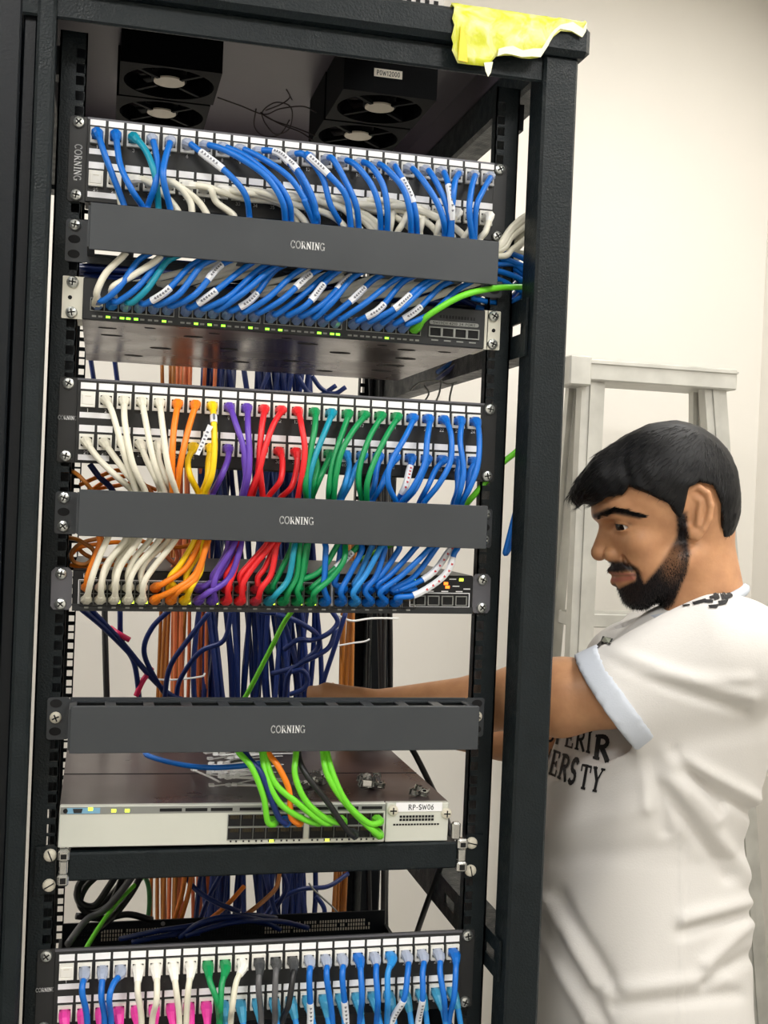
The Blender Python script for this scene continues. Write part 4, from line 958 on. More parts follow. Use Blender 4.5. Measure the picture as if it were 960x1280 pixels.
for color, run, cm_, row, nm in S4:
    pp = s4(cm_, row); n_ = len(run)
    x0, y0 = zS(*run[0])
    pts = [P(x0 - 2, y0 - 52, .02), P(x0 - 2, y0 - 26, -.02)] + [P(*zS(*q), -.030 - .014 * math.sin(math.pi * i / (n_ - 1))) for i, q in enumerate(run[:-1])] + [P(*zS(*run[-1]), -.034), pp + Vector((-.001, -.018, .001)), pp]
    what = {'lime': 'lime green', 'navy': 'dark blue'}.get(color, color)
    lb = ('%s cable dropping into the silver switch, %s lime one counted from the blue one' % (what, nm.replace('the ', ''))) if color == 'lime' else '%s cable dropping into the silver switch among the lime ones' % what
    cable(lb, pts, color, group='cables of the silver switch', end='boot', end_m={'navy': 'cable_blue', 'black': 'boot_grey'}.get(color), r=.0034, blen=.02)
cable('blue cable lying across the top of the silver switch', [P(180, 938, .12), P(*zI(470, 305), .10), P(*zI(580, 335), .07), P(*zI(700, 350), .045), P(*zI(830, 345), .04), P(*zI(930, 330), .03)], 'blue', r=.0032, name='network_cable')
cable('black power cord curving down behind the silver switch corner', [P(505, 920, .3), P(520, 945, .3), P(540, 985, .28), P(552, 1010, .22), P(562, 1045, .15), P(548, 1090, .2), P(530, 1140, .25), P(518, 1175, .3)], 'black', r=.0042, name='power_cord')
# loose cable ties, cage nuts and screws on the silver switch
topz = lambda x: Z_S4 + H4 - x * .0105
def on_top(px, py):
    d = CAM_M @ np.array([(px - 480) / CAM_F, 1, (640 - py) / CAM_F]); t = (Z_S4 + H4 - CAM_C[2]) / d[2]; p = CAM_C + t * d
    return Vector((p[0], p[1], topz(p[0]) + .0012))
ties = []
for i in range(40):
    xa, ya = rng.uniform(260, 298), rng.uniform(948, 990); xb, yb = xa + rng.uniform(40, 75), ya - rng.uniform(-6, 14)
    ties.append((xa, ya, xb, yb))
ties += [(242, 971, 275, 986), (258, 950, 300, 944), (285, 940, 300, 956)]
for i, (xa, ya, xb, yb) in enumerate(ties):
    a = on_top(xa, ya); c = on_top(xb, max(yb, 942)); lift = Vector((0, 0, .001 + .0011 * (i % 18)))
    a += lift; c += lift; mid = (a + c) / 2 + Vector((0, rng.uniform(-.004, .004), .001))
    b = MB(); pl = spline([a, mid, c], 5); d = (c - a).normalized(); s_ = Vector((-d.y, d.x, 0)) * .0017
    vs = []
    for p in pl: vs += [p + s_, p - s_, p - s_ + Vector((0, 0, .0008)), p + s_ + Vector((0, 0, .0008))]
    fs = [(4 * j + e, 4 * j + (e + 1) % 4, 4 * j + 4 + (e + 1) % 4, 4 * j + 4 + e) for j in range(len(pl) - 1) for e in range(4)]
    b.add(vs, fs, 'zip_white'); 
    t = thing('cable_tie', 'thin white plastic cable tie in the loose heap on the silver switch', 'cable tie', (0, 0, 0), 'cable ties heaped on the silver switch'); b.build('strap', t)
    hd = MB(); q = [a - d * .003 + s_ * 1.7, a + d * .003 + s_ * 1.7, a + d * .003 - s_ * 1.7, a - d * .003 - s_ * 1.7]; up_ = Vector((0, 0, .003)); hd.hexa(q, [p + up_ for p in q], 'zip_white'); hd.build('head', t)
def cage_nut(p, lb, grp, rz):
    t = thing('cage_nut', lb, 'cage nut', p, grp, rot=(rng.uniform(-.3, .3), rng.uniform(-.3, .3), rz)); b = MB()
    b.box(-.005, .005, -.005, .005, 0, .0012, 'chrome'); b.box(-.005, -.0042, -.005, .005, 0, .007, 'chrome'); b.box(.0042, .005, -.005, .005, 0, .007, 'chrome'); b.build('cage', t)
    b = MB(); b.cyl((0, 0, .0012), (0, 0, .0058), .0042, .0042, 'screw_metal', 6); b.cyl((0, 0, .0058), (0, 0, .006), .0025, .0025, 'hole_black', 8); b.build('nut', t)
for i in range(8): cage_nut(on_top(452 + (i % 4) * 7 + rng.uniform(-2, 2), 976 + (i // 4) * 9 + rng.uniform(-1, 1)) + Vector((0, 0, .002 * (i % 2))), 'small metal cage nut in the larger heap on the silver switch', 'cage nuts in the larger heap', rng.uniform(0, 3))
for i in range(5): cage_nut(on_top(394 + (i % 3) * 7, 972 + (i // 3) * 9) + Vector((0, 0, .002 * (i % 2))), 'small metal cage nut in the heap between the lime cables', 'cage nuts among the lime cables', rng.uniform(0, 3))
for i in range(3): cage_nut(on_top(518 + i * 6, 993 - (i % 2) * 4), 'small metal cage nut lying alone near the switch corner', 'cage nuts near the corner', rng.uniform(0, 3))
for i in range(3): cage_nut(on_top(372 + i * 7, 984 + (i % 2) * 4), 'small metal cage nut beside the heap of cable ties', 'cage nuts beside the ties', rng.uniform(0, 3))

# ---- cables hanging in the rear of the rack
def rear(color, xs, lb, grp, y, r=.0035, wob=10, y0=455, y1=1240, lean=0, nm='network_cable'):
    xs = sorted(xs)
    for i, x in enumerate(xs):
        ph = rng.uniform(0, 6); yy = y + rng.uniform(-.05, .05); n = 7; pts = []
        for k in range(n):
            t = k / (n - 1); py = y0 + (y1 - y0) * t
            pts.append(P(x + lean * (t - .5) + wob * math.sin(ph + t * 6.5) * rng.uniform(.6, 1.2), py, yy + .02 * math.sin(ph * 2 + t * 5)))
        cable(lb % ORD[i], pts, color, r=r, group=grp, name=nm)
rear('navy', [rng.uniform(258, 388) for _ in range(46)], 'navy cable hanging in the rear bundle, %s strand from the door side', 'navy cables in the rear', .58, .0042, 17)
rear('coral', [rng.uniform(218, 262) for _ in range(11)], 'coral orange fibre cord hanging in the rear, %s from the door side', 'coral fibre cords in the rear', .60, .003, 4, lean=-12)
rear('tan', [rng.uniform(196, 226) for _ in range(8)], 'brownish orange fibre cord hanging in the rear, %s from the door side', 'brown fibre cords in the rear', .60, .003, 4, lean=-16)
rear('tan', [rng.uniform(415, 440) for _ in range(6)], 'brownish fibre cord tied to the dark rear post, %s from the door side', 'brown fibre cords at the rear post', .58, .0032, 3, lean=-22, y0=640)
rear('black', [132], 'black cord hanging straight behind the slim switch, the %s one', 'black cords in the rear', .5, .0045, 2, y0=720, y1=1060)
rear('black', [rng.uniform(455, 492) for _ in range(4)], 'black cord along the dark rear post, %s from the door side', 'black cords at the rear post', .62, .0045, 3)
# single navy runs that cross in front of the rear bundle
NV = [[(100, 760, .35), (130, 785, .38), (165, 820, .42), (200, 858, .46), (230, 875, .48), (300, 885, .5)], [(108, 756, .36), (150, 800, .4), (182, 838, .44), (215, 870, .47), (260, 880, .5)],
      [(215, 760, .4), (190, 785, .42), (180, 815, .43), (195, 850, .45), (215, 880, .48)], [(262, 765, .4), (235, 800, .42), (212, 835, .44), (205, 880, .46)], [(290, 760, .42), (280, 800, .44), (250, 815, .45), (225, 850, .47), (220, 880, .48)],
      [(345, 768, .4), (370, 776, .4), (395, 792, .42), (398, 808, .43), (385, 822, .43), (365, 835, .44), (340, 842, .46)], [(415, 764, .42), (422, 778, .42), (410, 792, .42), (390, 800, .42), (372, 800, .42), (355, 812, .44)], [(420, 785, .42), (412, 808, .42), (395, 820, .42), (375, 830, .43), (360, 845, .44), (355, 880, .46)],
      [(365, 840, .42), (378, 838, .42), (385, 850, .42), (378, 862, .42), (362, 868, .42)], [(325, 765, .42), (350, 770, .42), (362, 800, .43), (372, 840, .44), (375, 880, .46)], [(432, 766, .45), (418, 810, .46), (405, 850, .47), (395, 890, .48)], [(150, 762, .4), (152, 800, .42), (168, 830, .43), (175, 880, .45)]]
for i, p in enumerate(NV): cable('dark blue cable looping loosely behind the slim switch, %s of twelve' % ORD[i], [P(*q) for q in p], 'navy', r=.0038, group='loose navy loops', name='network_cable')
cable('blue cable hooked in the gap beside the corner post', [Vector((.289, .004, 1.56)), Vector((.289, .003, 1.50)), P(*zF(878, 410), .003), P(*zF(860, 480), .002), P(*zF(832, 590), .002), P(*zF(824, 626), .003), P(*zF(842, 600), .004), P(*zF(872, 560), .004), Vector((.291, .006, 1.47)), Vector((.289, .006, 1.53))], 'blue', r=.0036, name='network_cable')
RED = [[(162, 800, .4), (148, 792, .4), (138, 785, .42)], [(170, 870, .44), (178, 852, .44), (190, 835, .45)]]
for i, p in enumerate(RED): cable('short magenta cord end behind the dark blue cables, %s of two' % ('upper', 'lower')[i], [P(*q) for q in p], 'magenta', r=.004, name='network_cable')
# orange fibre slack by the left rail
OS = [[(78, 588, .03), (92, 590, .01), (104, 600, .0), (116, 615, .005), (130, 640, .02)], [(100, 606, .06), (125, 595, .05), (150, 588, .05), (175, 600, .06), (190, 620, .08)], [(105, 620, .07), (135, 600, .06), (165, 596, .06), (185, 610, .08), (200, 630, .09)], [(110, 612, .08), (140, 608, .07), (170, 604, .07), (195, 612, .09)],
      [(86, 672, .03), (100, 676, .02), (118, 690, .02), (108, 705, .02), (92, 702, .025), (90, 690, .03), (104, 678, .03), (130, 672, .03)], [(88, 706, .03), (110, 710, .025), (140, 706, .03), (165, 708, .04), (180, 716, .06)], [(88, 694, .035), (100, 684, .03), (125, 680, .03), (150, 678, .04), (170, 686, .06)], [(94, 682, .04), (108, 694, .035), (128, 700, .04), (160, 698, .05), (190, 690, .07)],
      [(210, 672, .06), (205, 690, .06), (218, 705, .06), (235, 716, .07)], [(215, 676, .07), (222, 695, .07), (214, 712, .07), (205, 722, .08)], [(165, 672, .05), (190, 680, .05), (225, 684, .06), (250, 676, .07)]]
for i, p in enumerate(OS): cable('orange fibre cord slack beside the middle cover, %s of eleven' % ORD[i], [P(*q) for q in p], ('tan' if i in (0, 4, 7) else 'coral' if i in (8, 9) else 'orange'), r=.0024, group='orange fibre slack', name='fibre_cord')
cable('navy cable crossing the orange slack beside the middle cover', [P(112, 580, .05), P(124, 596, .05), P(140, 612, .06), P(150, 640, .08)], 'navy', r=.0034, name='network_cable')
# clutter in the gap above the middle patch panel
GP = [('navy', [(112, 440, .5), (118, 480, .5), (124, 520, .5)]), ('navy', [(142, 440, .5), (147, 480, .5), (150, 520, .5)]), ('navy', [(340, 455, .5), (332, 475, .5), (325, 495, .5)]), ('navy', [(372, 470, .5), (385, 490, .5), (400, 494, .5), (420, 482, .5)]), ('navy', [(390, 470, .5), (402, 486, .5), (418, 492, .5), (432, 484, .5)])]
for i, (cl, p) in enumerate(GP): cable('navy cable glimpsed in the gap above the middle patch panel, %s of five' % ORD[i], [P(*q) for q in p], cl, r=.0036, group='navy cables in the gap', name='network_cable')
TW = [[(512, 488, .12), (525, 478, .14), (545, 476, .14), (560, 480, .13), (572, 478, .12)], [(530, 482, .13), (536, 492, .12), (528, 505, .1)], [(552, 476, .13), (548, 495, .1), (540, 510, .1)], [(566, 480, .12), (562, 500, .1), (566, 515, .08)]]
for i, p in enumerate(TW): wire('twist_wire', 'thin pale wire dangling under the dark grey switch, %s of four' % ORD[i], [P(*q) for q in p], .0012, 'strip_grey', 'wire', 'pale wires under the switch')
# under the shelf: black power cord coil, green cords, navy lengths
BK = [[(130, 1088, .3), (108, 1108, .3), (100, 1130, .3), (115, 1142, .3), (138, 1130, .3), (150, 1105, .3), (156, 1085, .3)], [(150, 1086, .29), (135, 1110, .29), (118, 1132, .29), (100, 1128, .29), (98, 1108, .29), (112, 1092, .29)], [(172, 1086, .28), (155, 1110, .28), (130, 1138, .28), (108, 1150, .27), (85, 1180, .2)], [(180, 1086, .32), (165, 1115, .32), (142, 1145, .3), (120, 1165, .26)], [(95, 1145, .3), (130, 1148, .31), (160, 1143, .33), (190, 1150, .34)], [(165, 1086, .31), (140, 1118, .31), (112, 1140, .31), (96, 1118, .31), (110, 1096, .31)]]
for i, p in enumerate(BK): cable('black power cord coiled under the shelf, %s of six' % ORD[i], [P(*q) for q in p], 'black' if i != 2 else 'grey', r=.0046, group='black power cords under the shelf', name='power_cord')
cable('bright green cord slanting down under the shelf', [P(180, 1095, .33), P(150, 1125, .3), P(130, 1150, .26), P(112, 1178, .2), P(100, 1200, .15)], 'lime', r=.003, name='network_cable')
cable('dark green cord dropping beside the fibre cords under the shelf', [P(178, 1088, .4), P(186, 1110, .42), P(186, 1140, .44), P(180, 1160, .46)], 'darkgreen', r=.0034, name='network_cable')
ND = [[(228, 1090, .4), (245, 1112, .38), (270, 1128, .36), (300, 1140, .36)], [(252, 1088, .4), (248, 1115, .38), (245, 1150, .36)], [(278, 1090, .42), (262, 1120, .4), (250, 1150, .38)], [(150, 1174, .3), (190, 1165, .27), (235, 1158, .26), (300, 1150, .26), (340, 1156, .28)], [(225, 1172, .26), (250, 1154, .24), (285, 1146, .24), (325, 1150, .26), (350, 1162, .28)], [(232, 1170, .25), (262, 1160, .24), (300, 1152, .24), (350, 1152, .28), (385, 1160, .3)],
      [(210, 1168, .27), (240, 1162, .26), (270, 1150, .25), (310, 1144, .26), (345, 1148, .3)], [(165, 1178, .28), (205, 1170, .27), (250, 1166, .26)], [(435, 1092, .5), (410, 1108, .48), (375, 1112, .46), (345, 1128, .45), (328, 1150, .44)], [(352, 1088, .45), (358, 1110, .44), (345, 1135, .44), (330, 1160, .42)], [(330, 1088, .45), (338, 1120, .44), (350, 1150, .43), (380, 1160, .42)], [(395, 1120, .46), (405, 1135, .45), (406, 1155, .44)]]
for i, p in enumerate(ND): cable('navy cable strewn below the shelf, %s of twelve' % ORD[i], [P(*q) for q in p], 'navy', r=.0036, group='navy cables below the shelf', name='network_cable')
CO = [[(262, 1150, .40), (285, 1130, .38), (305, 1108, .4)], [(350, 1088, .45), (345, 1110, .43), (325, 1130, .4), (305, 1145, .38)], [(240, 1086, .39), (236, 1115, .38), (226, 1150, .37)], [(232, 1086, .39), (228, 1115, .38), (218, 1150, .37)]]
for i, p in enumerate(CO): cable('orange cord among the navy cables below the shelf, %s of four' % ORD[i], [P(*q) for q in p], ('tan' if i == 1 else 'orange'), r=.0034, group='orange cords below the shelf', name='fibre_cord')
for i in range(14):
    y_ = 322 + i * 2.6; p = [(95 + rng.uniform(-4, 40), y_ + 2 + rng.uniform(-5, 8), .09), (190, y_ + 8 + rng.uniform(-7, 7), .07), (290, y_ + 14 + rng.uniform(-7, 7), .06), (390, y_ + 22 + rng.uniform(-6, 6), .07), (500, y_ + 30 + rng.uniform(-6, 6), .07), (600, y_ + 36, .08)]
    cable('navy cable running level behind the cables under the uppermost cover, %s of fourteen' % ORD[i], [P(a, c, d + .005 * (i % 4)) for a, c, d in p], 'navy' if i % 3 else 'black', r=.0036, group='level navy cables behind the top cover', name='network_cable')
# zip ties round the rear bundles
wire('tie_band', 'white tie band round the coral fibre bundle in the rear', [P(172, 846, .53), P(210, 850, .525), P(250, 846, .53), P(256, 842, .545)], .0016, 'zip_white', 'cable tie')
wire('tie_band', 'white tie band high on the dark rear post', [P(424, 770, .53), P(440, 776, .52), P(465, 773, .54), P(498, 773, .60)], .0018, 'zip_white', 'cable tie')
wire('tie_band', 'white tie with a loose tail on the brown fibre cords', [P(418, 808, .52), P(440, 804, .52), P(455, 802, .52), P(462, 799, .52)], .0015, 'zip_white', 'cable tie')
wire('tie_band', 'grey tie with a long stiff tail below the shelf', [P(386, 1104, .45), P(396, 1116, .44), P(415, 1133, .43), P(428, 1148, .42)], .0014, 'strip_grey', 'cable tie')

# ---------------------------------------------------------------- the ladder behind the man
ld = thing('step_ladder', 'worn aluminium step ladder standing against the white wall', 'ladder', (0, 0, 0))
LY = .95
def ladder_rail(name, top, bot, w_, dp):
    b = MB(); u = Vector((w_ / 2, 0, 0)); t_ = .003
    def bar(x0, x1, y0, y1):
        q0 = [bot + Vector((x0, y0, 0)), bot + Vector((x1, y0, 0)), bot + Vector((x1, y1, 0)), bot + Vector((x0, y1, 0))]
        q1 = [top + Vector((x0, y0, 0)), top + Vector((x1, y0, 0)), top + Vector((x1, y1, 0)), top + Vector((x0, y1, 0))]
        b.hexa(q0, q1, 'ladder_metal')
    bar(-w_ / 2, w_ / 2, 0, t_); bar(-w_ / 2, -w_ / 2 + t_, t_, dp); bar(w_ / 2 - t_, w_ / 2, t_, dp); bar(-w_ * .16, w_ * .1, -.004, 0)
    return b.build(name, ld)
def down(p, x): return Vector((x, p.y, .02))
tl = P(742, 478, LY); tr = P(894, 482, LY)
ladder_rail('front_rail', tl, down(tl, tl.x - .005), .050, .028)
trb = P(944, 1180, LY); sl = (trb - tr); trf = tr + sl * ((tr.z - .02) / -sl.z)
ladder_rail('front_rail', tr, trf, .050, .028)
tl2 = P(722, 478, LY + .07); tr2 = P(876, 482, LY + .07)
ladder_rail('rear_leg', tl2, down(tl2, tl2.x - .02) + Vector((0, .16, 0)), .036, .02); ladder_rail('rear_leg', tr2, trf + Vector((-.05, .24, 0)), .036, .02)
a = P(712, 447, LY - .012); c = P(921, 470, LY - .012)
b = MB(); zt2 = P(816, 455, LY).z; b.bbox(a.x, c.x, LY - .016, LY + .11, zt2 - .044, zt2, 'ladder_metal', .003); b.box(a.x, c.x, LY - .02, LY - .016, zt2 - .010, zt2 - .006, 'ladder_metal'); b.build('top_cap', ld)
b = MB(); b.bbox(a.x - .002, a.x + .045, LY - .022, LY + .05, zt2 - .056, zt2 + .004, 'ladder_metal', .003); b.build('cap_bracket', ld)
zz = P(760, 768, LY).z
for k in range(5):
    z = zz - .285 * k
    if z < .1: break
    f = (tr.z - z) / (tr.z - .02); xr = tr.x + (trf.x - tr.x) * f
    b = MB(); b.bbox(tl.x - .02, xr + .02, LY + .004, LY + .085, z - .028, z, 'ladder_metal', .002)
    for j in range(4): b.box(tl.x - .02, xr + .02, LY + .012 + j * .018, LY + .018 + j * .018, z, z + .002, 'ladder_metal')
    b.build('step', ld)
for s in (tl.x - .005, trf.x):
    b = MB(); b.bbox(s - .03, s + .03, LY - .01, LY + .04, 0, .03, 'rack_dark', .004); b.build('rubber_foot', ld)
for x, y in ((tl2.x - .02, LY + .23), (trf.x - .05, LY + .31)):
    b = MB(); b.bbox(x - .022, x + .022, y - .005, y + .03, 0, .03, 'rack_dark', .004); b.build('rubber_foot', ld)

# ---------------------------------------------------------------- the man
# The figure is sculpted as a distance field in a rigid frame (u to the side, v down, w towards the viewer; one unit = 1.043 mm)
HS = .001043
_d0 = CAM_M @ np.array([(815 - 480) / CAM_F, 1, 0]); HO = CAM_C + 1.535 * _d0
EW = -_d0 / np.linalg.norm(_d0); EV = -CAM_M[:, 2]; EV = EV - EW * (EV @ EW); EV /= np.linalg.norm(EV); EU = np.cross(EV, EW)
if EU @ CAM_M[:, 0] < 0: EU = -EU
def H2W(q):
    q = np.asarray(q, float); return HO + HS * ((q[..., 0:1] - 815) * EU + (q[..., 1:2] - 640) * EV + q[..., 2:3] * EW)
def W2H(p):
    p = (np.asarray(p, float) - HO) / HS; return np.stack([p @ EU + 815, p @ EV + 640, p @ EW], -1)
def px(x, y, w):
    k = 1 - w * HS / 1.535; return (815 + (x - 815) * k, 640 + (y - 640) * k, w)
def smin(a, b, k):
    h = np.clip(.5 + .5 * (b - a) / k, 0, 1); return b + (a - b) * h - k * h * (1 - h)
def smax(a, b, k): return -smin(-a, -b, k)
class Field:
    def __init__(s, lo, hi, st):
        s.lo = np.array(lo, np.float32); s.st = st
        ax = [np.arange(l, h + st, st, dtype=np.float32) for l, h in zip(lo, hi)]
        s.U, s.V, s.W = np.meshgrid(*ax, indexing='ij', sparse=True)
    def ell(s, c, r, W=None):
        W = s.W if W is None else W
        x, y, z = (s.U - c[0]), (s.V - c[1]), (W - c[2])
        k0 = np.sqrt((x / r[0]) ** 2 + (y / r[1]) ** 2 + (z / r[2]) ** 2); k1 = np.sqrt((x / r[0] ** 2) ** 2 + (y / r[1] ** 2) ** 2 + (z / r[2] ** 2) ** 2)
        return k0 * (k0 - 1) / np.maximum(k1, 1e-6)
    def cap(s, a, b, ra, rb, W=None):
        W = s.W if W is None else W
        a = np.array(a, np.float32); b = np.array(b, np.float32); d = b - a; L = float(d @ d)
        t = np.clip(((s.U - a[0]) * d[0] + (s.V - a[1]) * d[1] + (W - a[2]) * d[2]) / L, 0, 1)
        return np.sqrt((s.U - a[0] - t * d[0]) ** 2 + (s.V - a[1] - t * d[1]) ** 2 + (W - a[2] - t * d[2]) ** 2) - (ra + (rb - ra) * t)
    def poly(s, pts):
        """signed distance to a polygon in (u, v), negative inside"""
        U, V = s.U[:, :, 0], s.V[:, :, 0]; return poly_sd(U, V, pts)[:, :, None]
    def surface(s, D):
        """naive surface nets"""
        D = np.ascontiguousarray(D, dtype=np.float32); ins = D < 0; n = D.shape
        c = np.zeros([k - 1 for k in n], np.int8)
        for i in (0, 1):
            for j in (0, 1):
                for k in (0, 1): c += ins[i:n[0] - 1 + i, j:n[1] - 1 + j, k:n[2] - 1 + k]
        act = (c > 0) & (c < 8); idx = np.argwhere(act); N = len(idx)
        ids = -np.ones(act.shape, np.int64); ids[act] = np.arange(N)
        acc = np.zeros((N, 3)); cnt = np.zeros(N)
        E = [((0, 0, 0), a) for a in range(3)]
        for a in range(3):
            o1, o2 = [x for x in range(3) if x != a]
            for p in (0, 1):
                for q in (0, 1):
                    o = np.zeros(3, int); o[o1] = p; o[o2] = q; e = o.copy(); e[a] = 1
                    A = D[tuple((idx + o).T)]; B = D[tuple((idx + e).T)]; m = (A < 0) != (B < 0)
                    t = A / np.where(np.abs(A - B) < 1e-9, 1e-9, A - B)
                    pos = np.repeat(o[None].astype(float), N, 0); pos[:, a] = t
                    acc[m] += pos[m]; cnt[m] += 1
        vs = s.lo + (idx + acc / cnt[:, None]) * s.st
        fs = []
        for a in range(3):
            o1, o2 = [(1, 2), (2, 0), (0, 1)][a]
            sl0 = [slice(None)] * 3; sl1 = [slice(None)] * 3; sl0[a] = slice(0, n[a] - 1); sl1[a] = slice(1, n[a])
            i0 = ins[tuple(sl0)]; i1 = ins[tuple(sl1)]; ed = np.argwhere(i0 != i1)
            ed = ed[(ed[:, o1] > 0) & (ed[:, o2] > 0) & (ed[:, o1] < n[o1] - 1) & (ed[:, o2] < n[o2] - 1)]
            if not len(ed): continue
            e1 = np.zeros(3, int); e1[o1] = 1; e2 = np.zeros(3, int); e2[o2] = 1
            q = np.stack([ids[tuple((ed - e1 - e2).T)], ids[tuple((ed - e2).T)], ids[tuple(ed.T)], ids[tuple((ed - e1).T)]], 1)
            fl = i0[tuple(ed.T)]; q[~fl] = q[~fl][:, ::-1]; fs.append(q)
        return vs, np.concatenate(fs)
def poly_sd(U, V, pts):
    U, V = np.broadcast_arrays(U, V); d = np.full(U.shape, 1e9, np.float32); sgn = np.ones(U.shape, np.float32); n = len(pts)
    for i in range(n):
        ax, ay = pts[i]; bx, by = pts[i - 1]; ex, ey = bx - ax, by - ay; wx, wy = U - ax, V - ay
        t = np.clip((wx * ex + wy * ey) / (ex * ex + ey * ey), 0, 1); d = np.minimum(d, (wx - ex * t) ** 2 + (wy - ey * t) ** 2)
        c1 = V >= ay; c2 = V < by; c3 = ex * wy > ey * wx; fl = (c1 & c2 & c3) | (~c1 & ~c2 & ~c3); sgn[fl] *= -1
    return sgn * np.sqrt(d)
def seg_d(Q, a, b):
    a = np.array(a, float); b = np.array(b, float); d = b - a; t = np.clip(((Q - a) @ d) / (d @ d), 0, 1); return np.sqrt(((Q - a - t[:, None] * d) ** 2).sum(1))
def yaw(Q, ang, cu=862, cw=0):
    Q = np.array(Q, float); c, s_ = math.cos(ang), math.sin(ang); x = Q[:, 0] - cu; z = Q[:, 2] - cw
    # positive: the face (towards -u) turns to the viewer (+w)
    Q[:, 0] = cu + c * x + s_ * z; Q[:, 2] = cw - s_ * x + c * z; return Q
HYAW = math.radians(7)
def mesh_from(name, parts, mats, attrs=None, smooth=True):
    vs = []; fs = []; mi = []; o = 0
    for v, f, m in parts:
        vs.append(v); fs += [tuple(int(i) + o for i in q) for q in f]; mi += [m] * len(f); o += len(v)
    me = bpy.data.meshes.new(name); me.from_pydata(np.concatenate(vs).tolist(), [], fs)
    for m in mats: me.materials.append(MATS[m] if isinstance(m, str) else m)
    me.polygons.foreach_set('material_index', mi)
    if smooth: me.polygons.foreach_set('use_smooth', [True] * len(fs))
    if attrs:
        for k, val in attrs.items():
            at = me.attributes.new(k, 'FLOAT', 'POINT'); at.data.foreach_set('value', np.asarray(val, np.float32))
    me.update(); return me
# skin: colour follows where the beard shadow, the lips and painted lip-line shade are
def skin_material():
    m = bpy.data.materials.new('skin'); m.use_nodes = True; nt = m.node_tree; b = nt.nodes['Principled BSDF']
    b.inputs['Roughness'].default_value = .46; b.inputs['Specular IOR Level'].default_value = .4
    b.inputs['Subsurface Weight'].default_value = .08; b.inputs['Subsurface Radius'].default_value = (.01, .004, .002)
    tc = nt.nodes.new('ShaderNodeTexCoord'); n = nt.nodes.new('ShaderNodeTexNoise'); n.inputs['Scale'].default_value = 45; n.inputs['Detail'].default_value = 5; nt.links.new(tc.outputs['Object'], n.inputs['Vector'])
    def mixc(fac, A, B):
        x = nt.nodes.new('ShaderNodeMix'); x.data_type = 'RGBA'
        for nm, v in (('Factor', fac), ('A', A), ('B', B)):
            if isinstance(v, tuple): x.inputs[nm].default_value = (*s2l([c / 255 for c in v]), 1)
            else: nt.links.new(v, x.inputs[nm])
        return x.outputs['Result']
    base = mixc(n.outputs['Fac'], (170, 118, 84), (214, 162, 118))
    def at(k): a = nt.nodes.new('ShaderNodeAttribute'); a.attribute_name = k; return a.outputs['Fac']
    c = mixc(at('lip'), base, (172, 106, 90)); c = mixc(at('beard'), c, (34, 24, 24))
    nt.links.new(c, b.inputs['Base Color'])
    n2 = nt.nodes.new('ShaderNodeTexNoise'); n2.inputs['Scale'].default_value = 260; nt.links.new(tc.outputs['Object'], n2.inputs['Vector'])
    bp = nt.nodes.new('ShaderNodeBump'); bp.inputs['Strength'].default_value = .12; bp.inputs['Distance'].default_value = .002
    nt.links.new(n2.outputs['Fac'], bp.inputs['Height']); nt.links.new(bp.outputs['Normal'], b.inputs['Normal'])
    MATS['skin'] = m
skin_material()
mat('hair_black', (5, 5, 7), .5, spec=.25); mat('hair_strand', (8, 7, 11), .38, spec=.5)
mat('eye_white', (205, 196, 188), .2); mat('eye_dark', (26, 16, 12), .12)
mat('shirt_white', (216, 213, 209), .8, noise=.03, nscale=12, bump=.12, bscale=500)
mat('cuff_grey', (196, 202, 212), .8, bump=.1, bscale=500); mat('print_black', (22, 22, 24), .7); mat('badge_grey', (150, 156, 140), .7)
mat('trouser_dark', (44, 48, 58), .8, noise=.1); mat('shoe_black', (26, 24, 24), .4)
man = thing('person', 'man in a white T-shirt reaching into the rack beside the ladder', 'person', (0, 0, 0))

# head and neck
F_ = Field((728, 520, -88), (930, 800, 88), 1.7)
A_ = np.abs(F_.W)
def e(c, r): return F_.ell(c, r, A_)
def cp(a, b_, ra, rb): return F_.cap(a, b_, ra, rb, A_)
D = e((828, 613, 0), (83, 76, 69))
D = smin(D, e((868, 630, 0), (47, 60, 60)), 14)
D = smin(D, e((775, 634, 0), (35, 34, 52)), 12)
D = smin(D, e((807, 680, 0), (39, 62, 51)), 14)
D = smin(D, e((797, 677, 37), (18, 15, 16)), 12)
D = smin(D, cp((844, 698, 46), (803, 741, 14), 16, 15), 16)
D = smin(D, e((796, 741, 0), (20, 19, 22)), 12)
D = smin(D, e((786, 713, 0), (21, 26, 28)), 12)
D = smin(D, cp((752, 643, 9), (790, 642, 48), 8, 7.5), 8)
D = smax(D, -e((762, 660, 30), (17, 10.5, 19)), 9)                       # eye sockets
D = smax(D, -e((741, 660, 0), (9, 8, 30)), 7)
D = smin(D, e((779, 656, 32), (13.4, 11.6, 15)), 2.5)                    # lids
D = smax(D, -e((768, 658.5, 38), (14.5, 3.6, 15)), 1.5)
D = smin(D, cp((759, 655, 0), (749.5, 689, 0), 6.5, 9.5), 7)             # nose
D = smin(D, e((750, 692, 0), (9.5, 9, 9.5)), 4)
D = smin(D, e((773, 672, 0), (19, 28, 19)), 9)
D = smin(D, e((781, 668, 20), (14, 18, 12)), 10)
D = smin(D, e((765.5, 693, 12.5), (11.5, 9.5, 9)), 2.5)
D = smax(D, -cp((778, 684, 22), (780, 701, 24), 2.2, 2.6), 3)
D = smax(D, -e((757, 705, 6.5), (6, 3.4, 3.2)), 2.5)
D = smin(D, cp((764, 713, 0), (790, 716, 30), 4.4, 4.0), 4)              # lips
D = smin(D, cp((769, 727, 0), (790, 721, 28), 5.6, 4.2), 4)
D = smax(D, -cp((759, 719.5, 0), (786, 717.5, 25), 1.6, 1.2), 2)
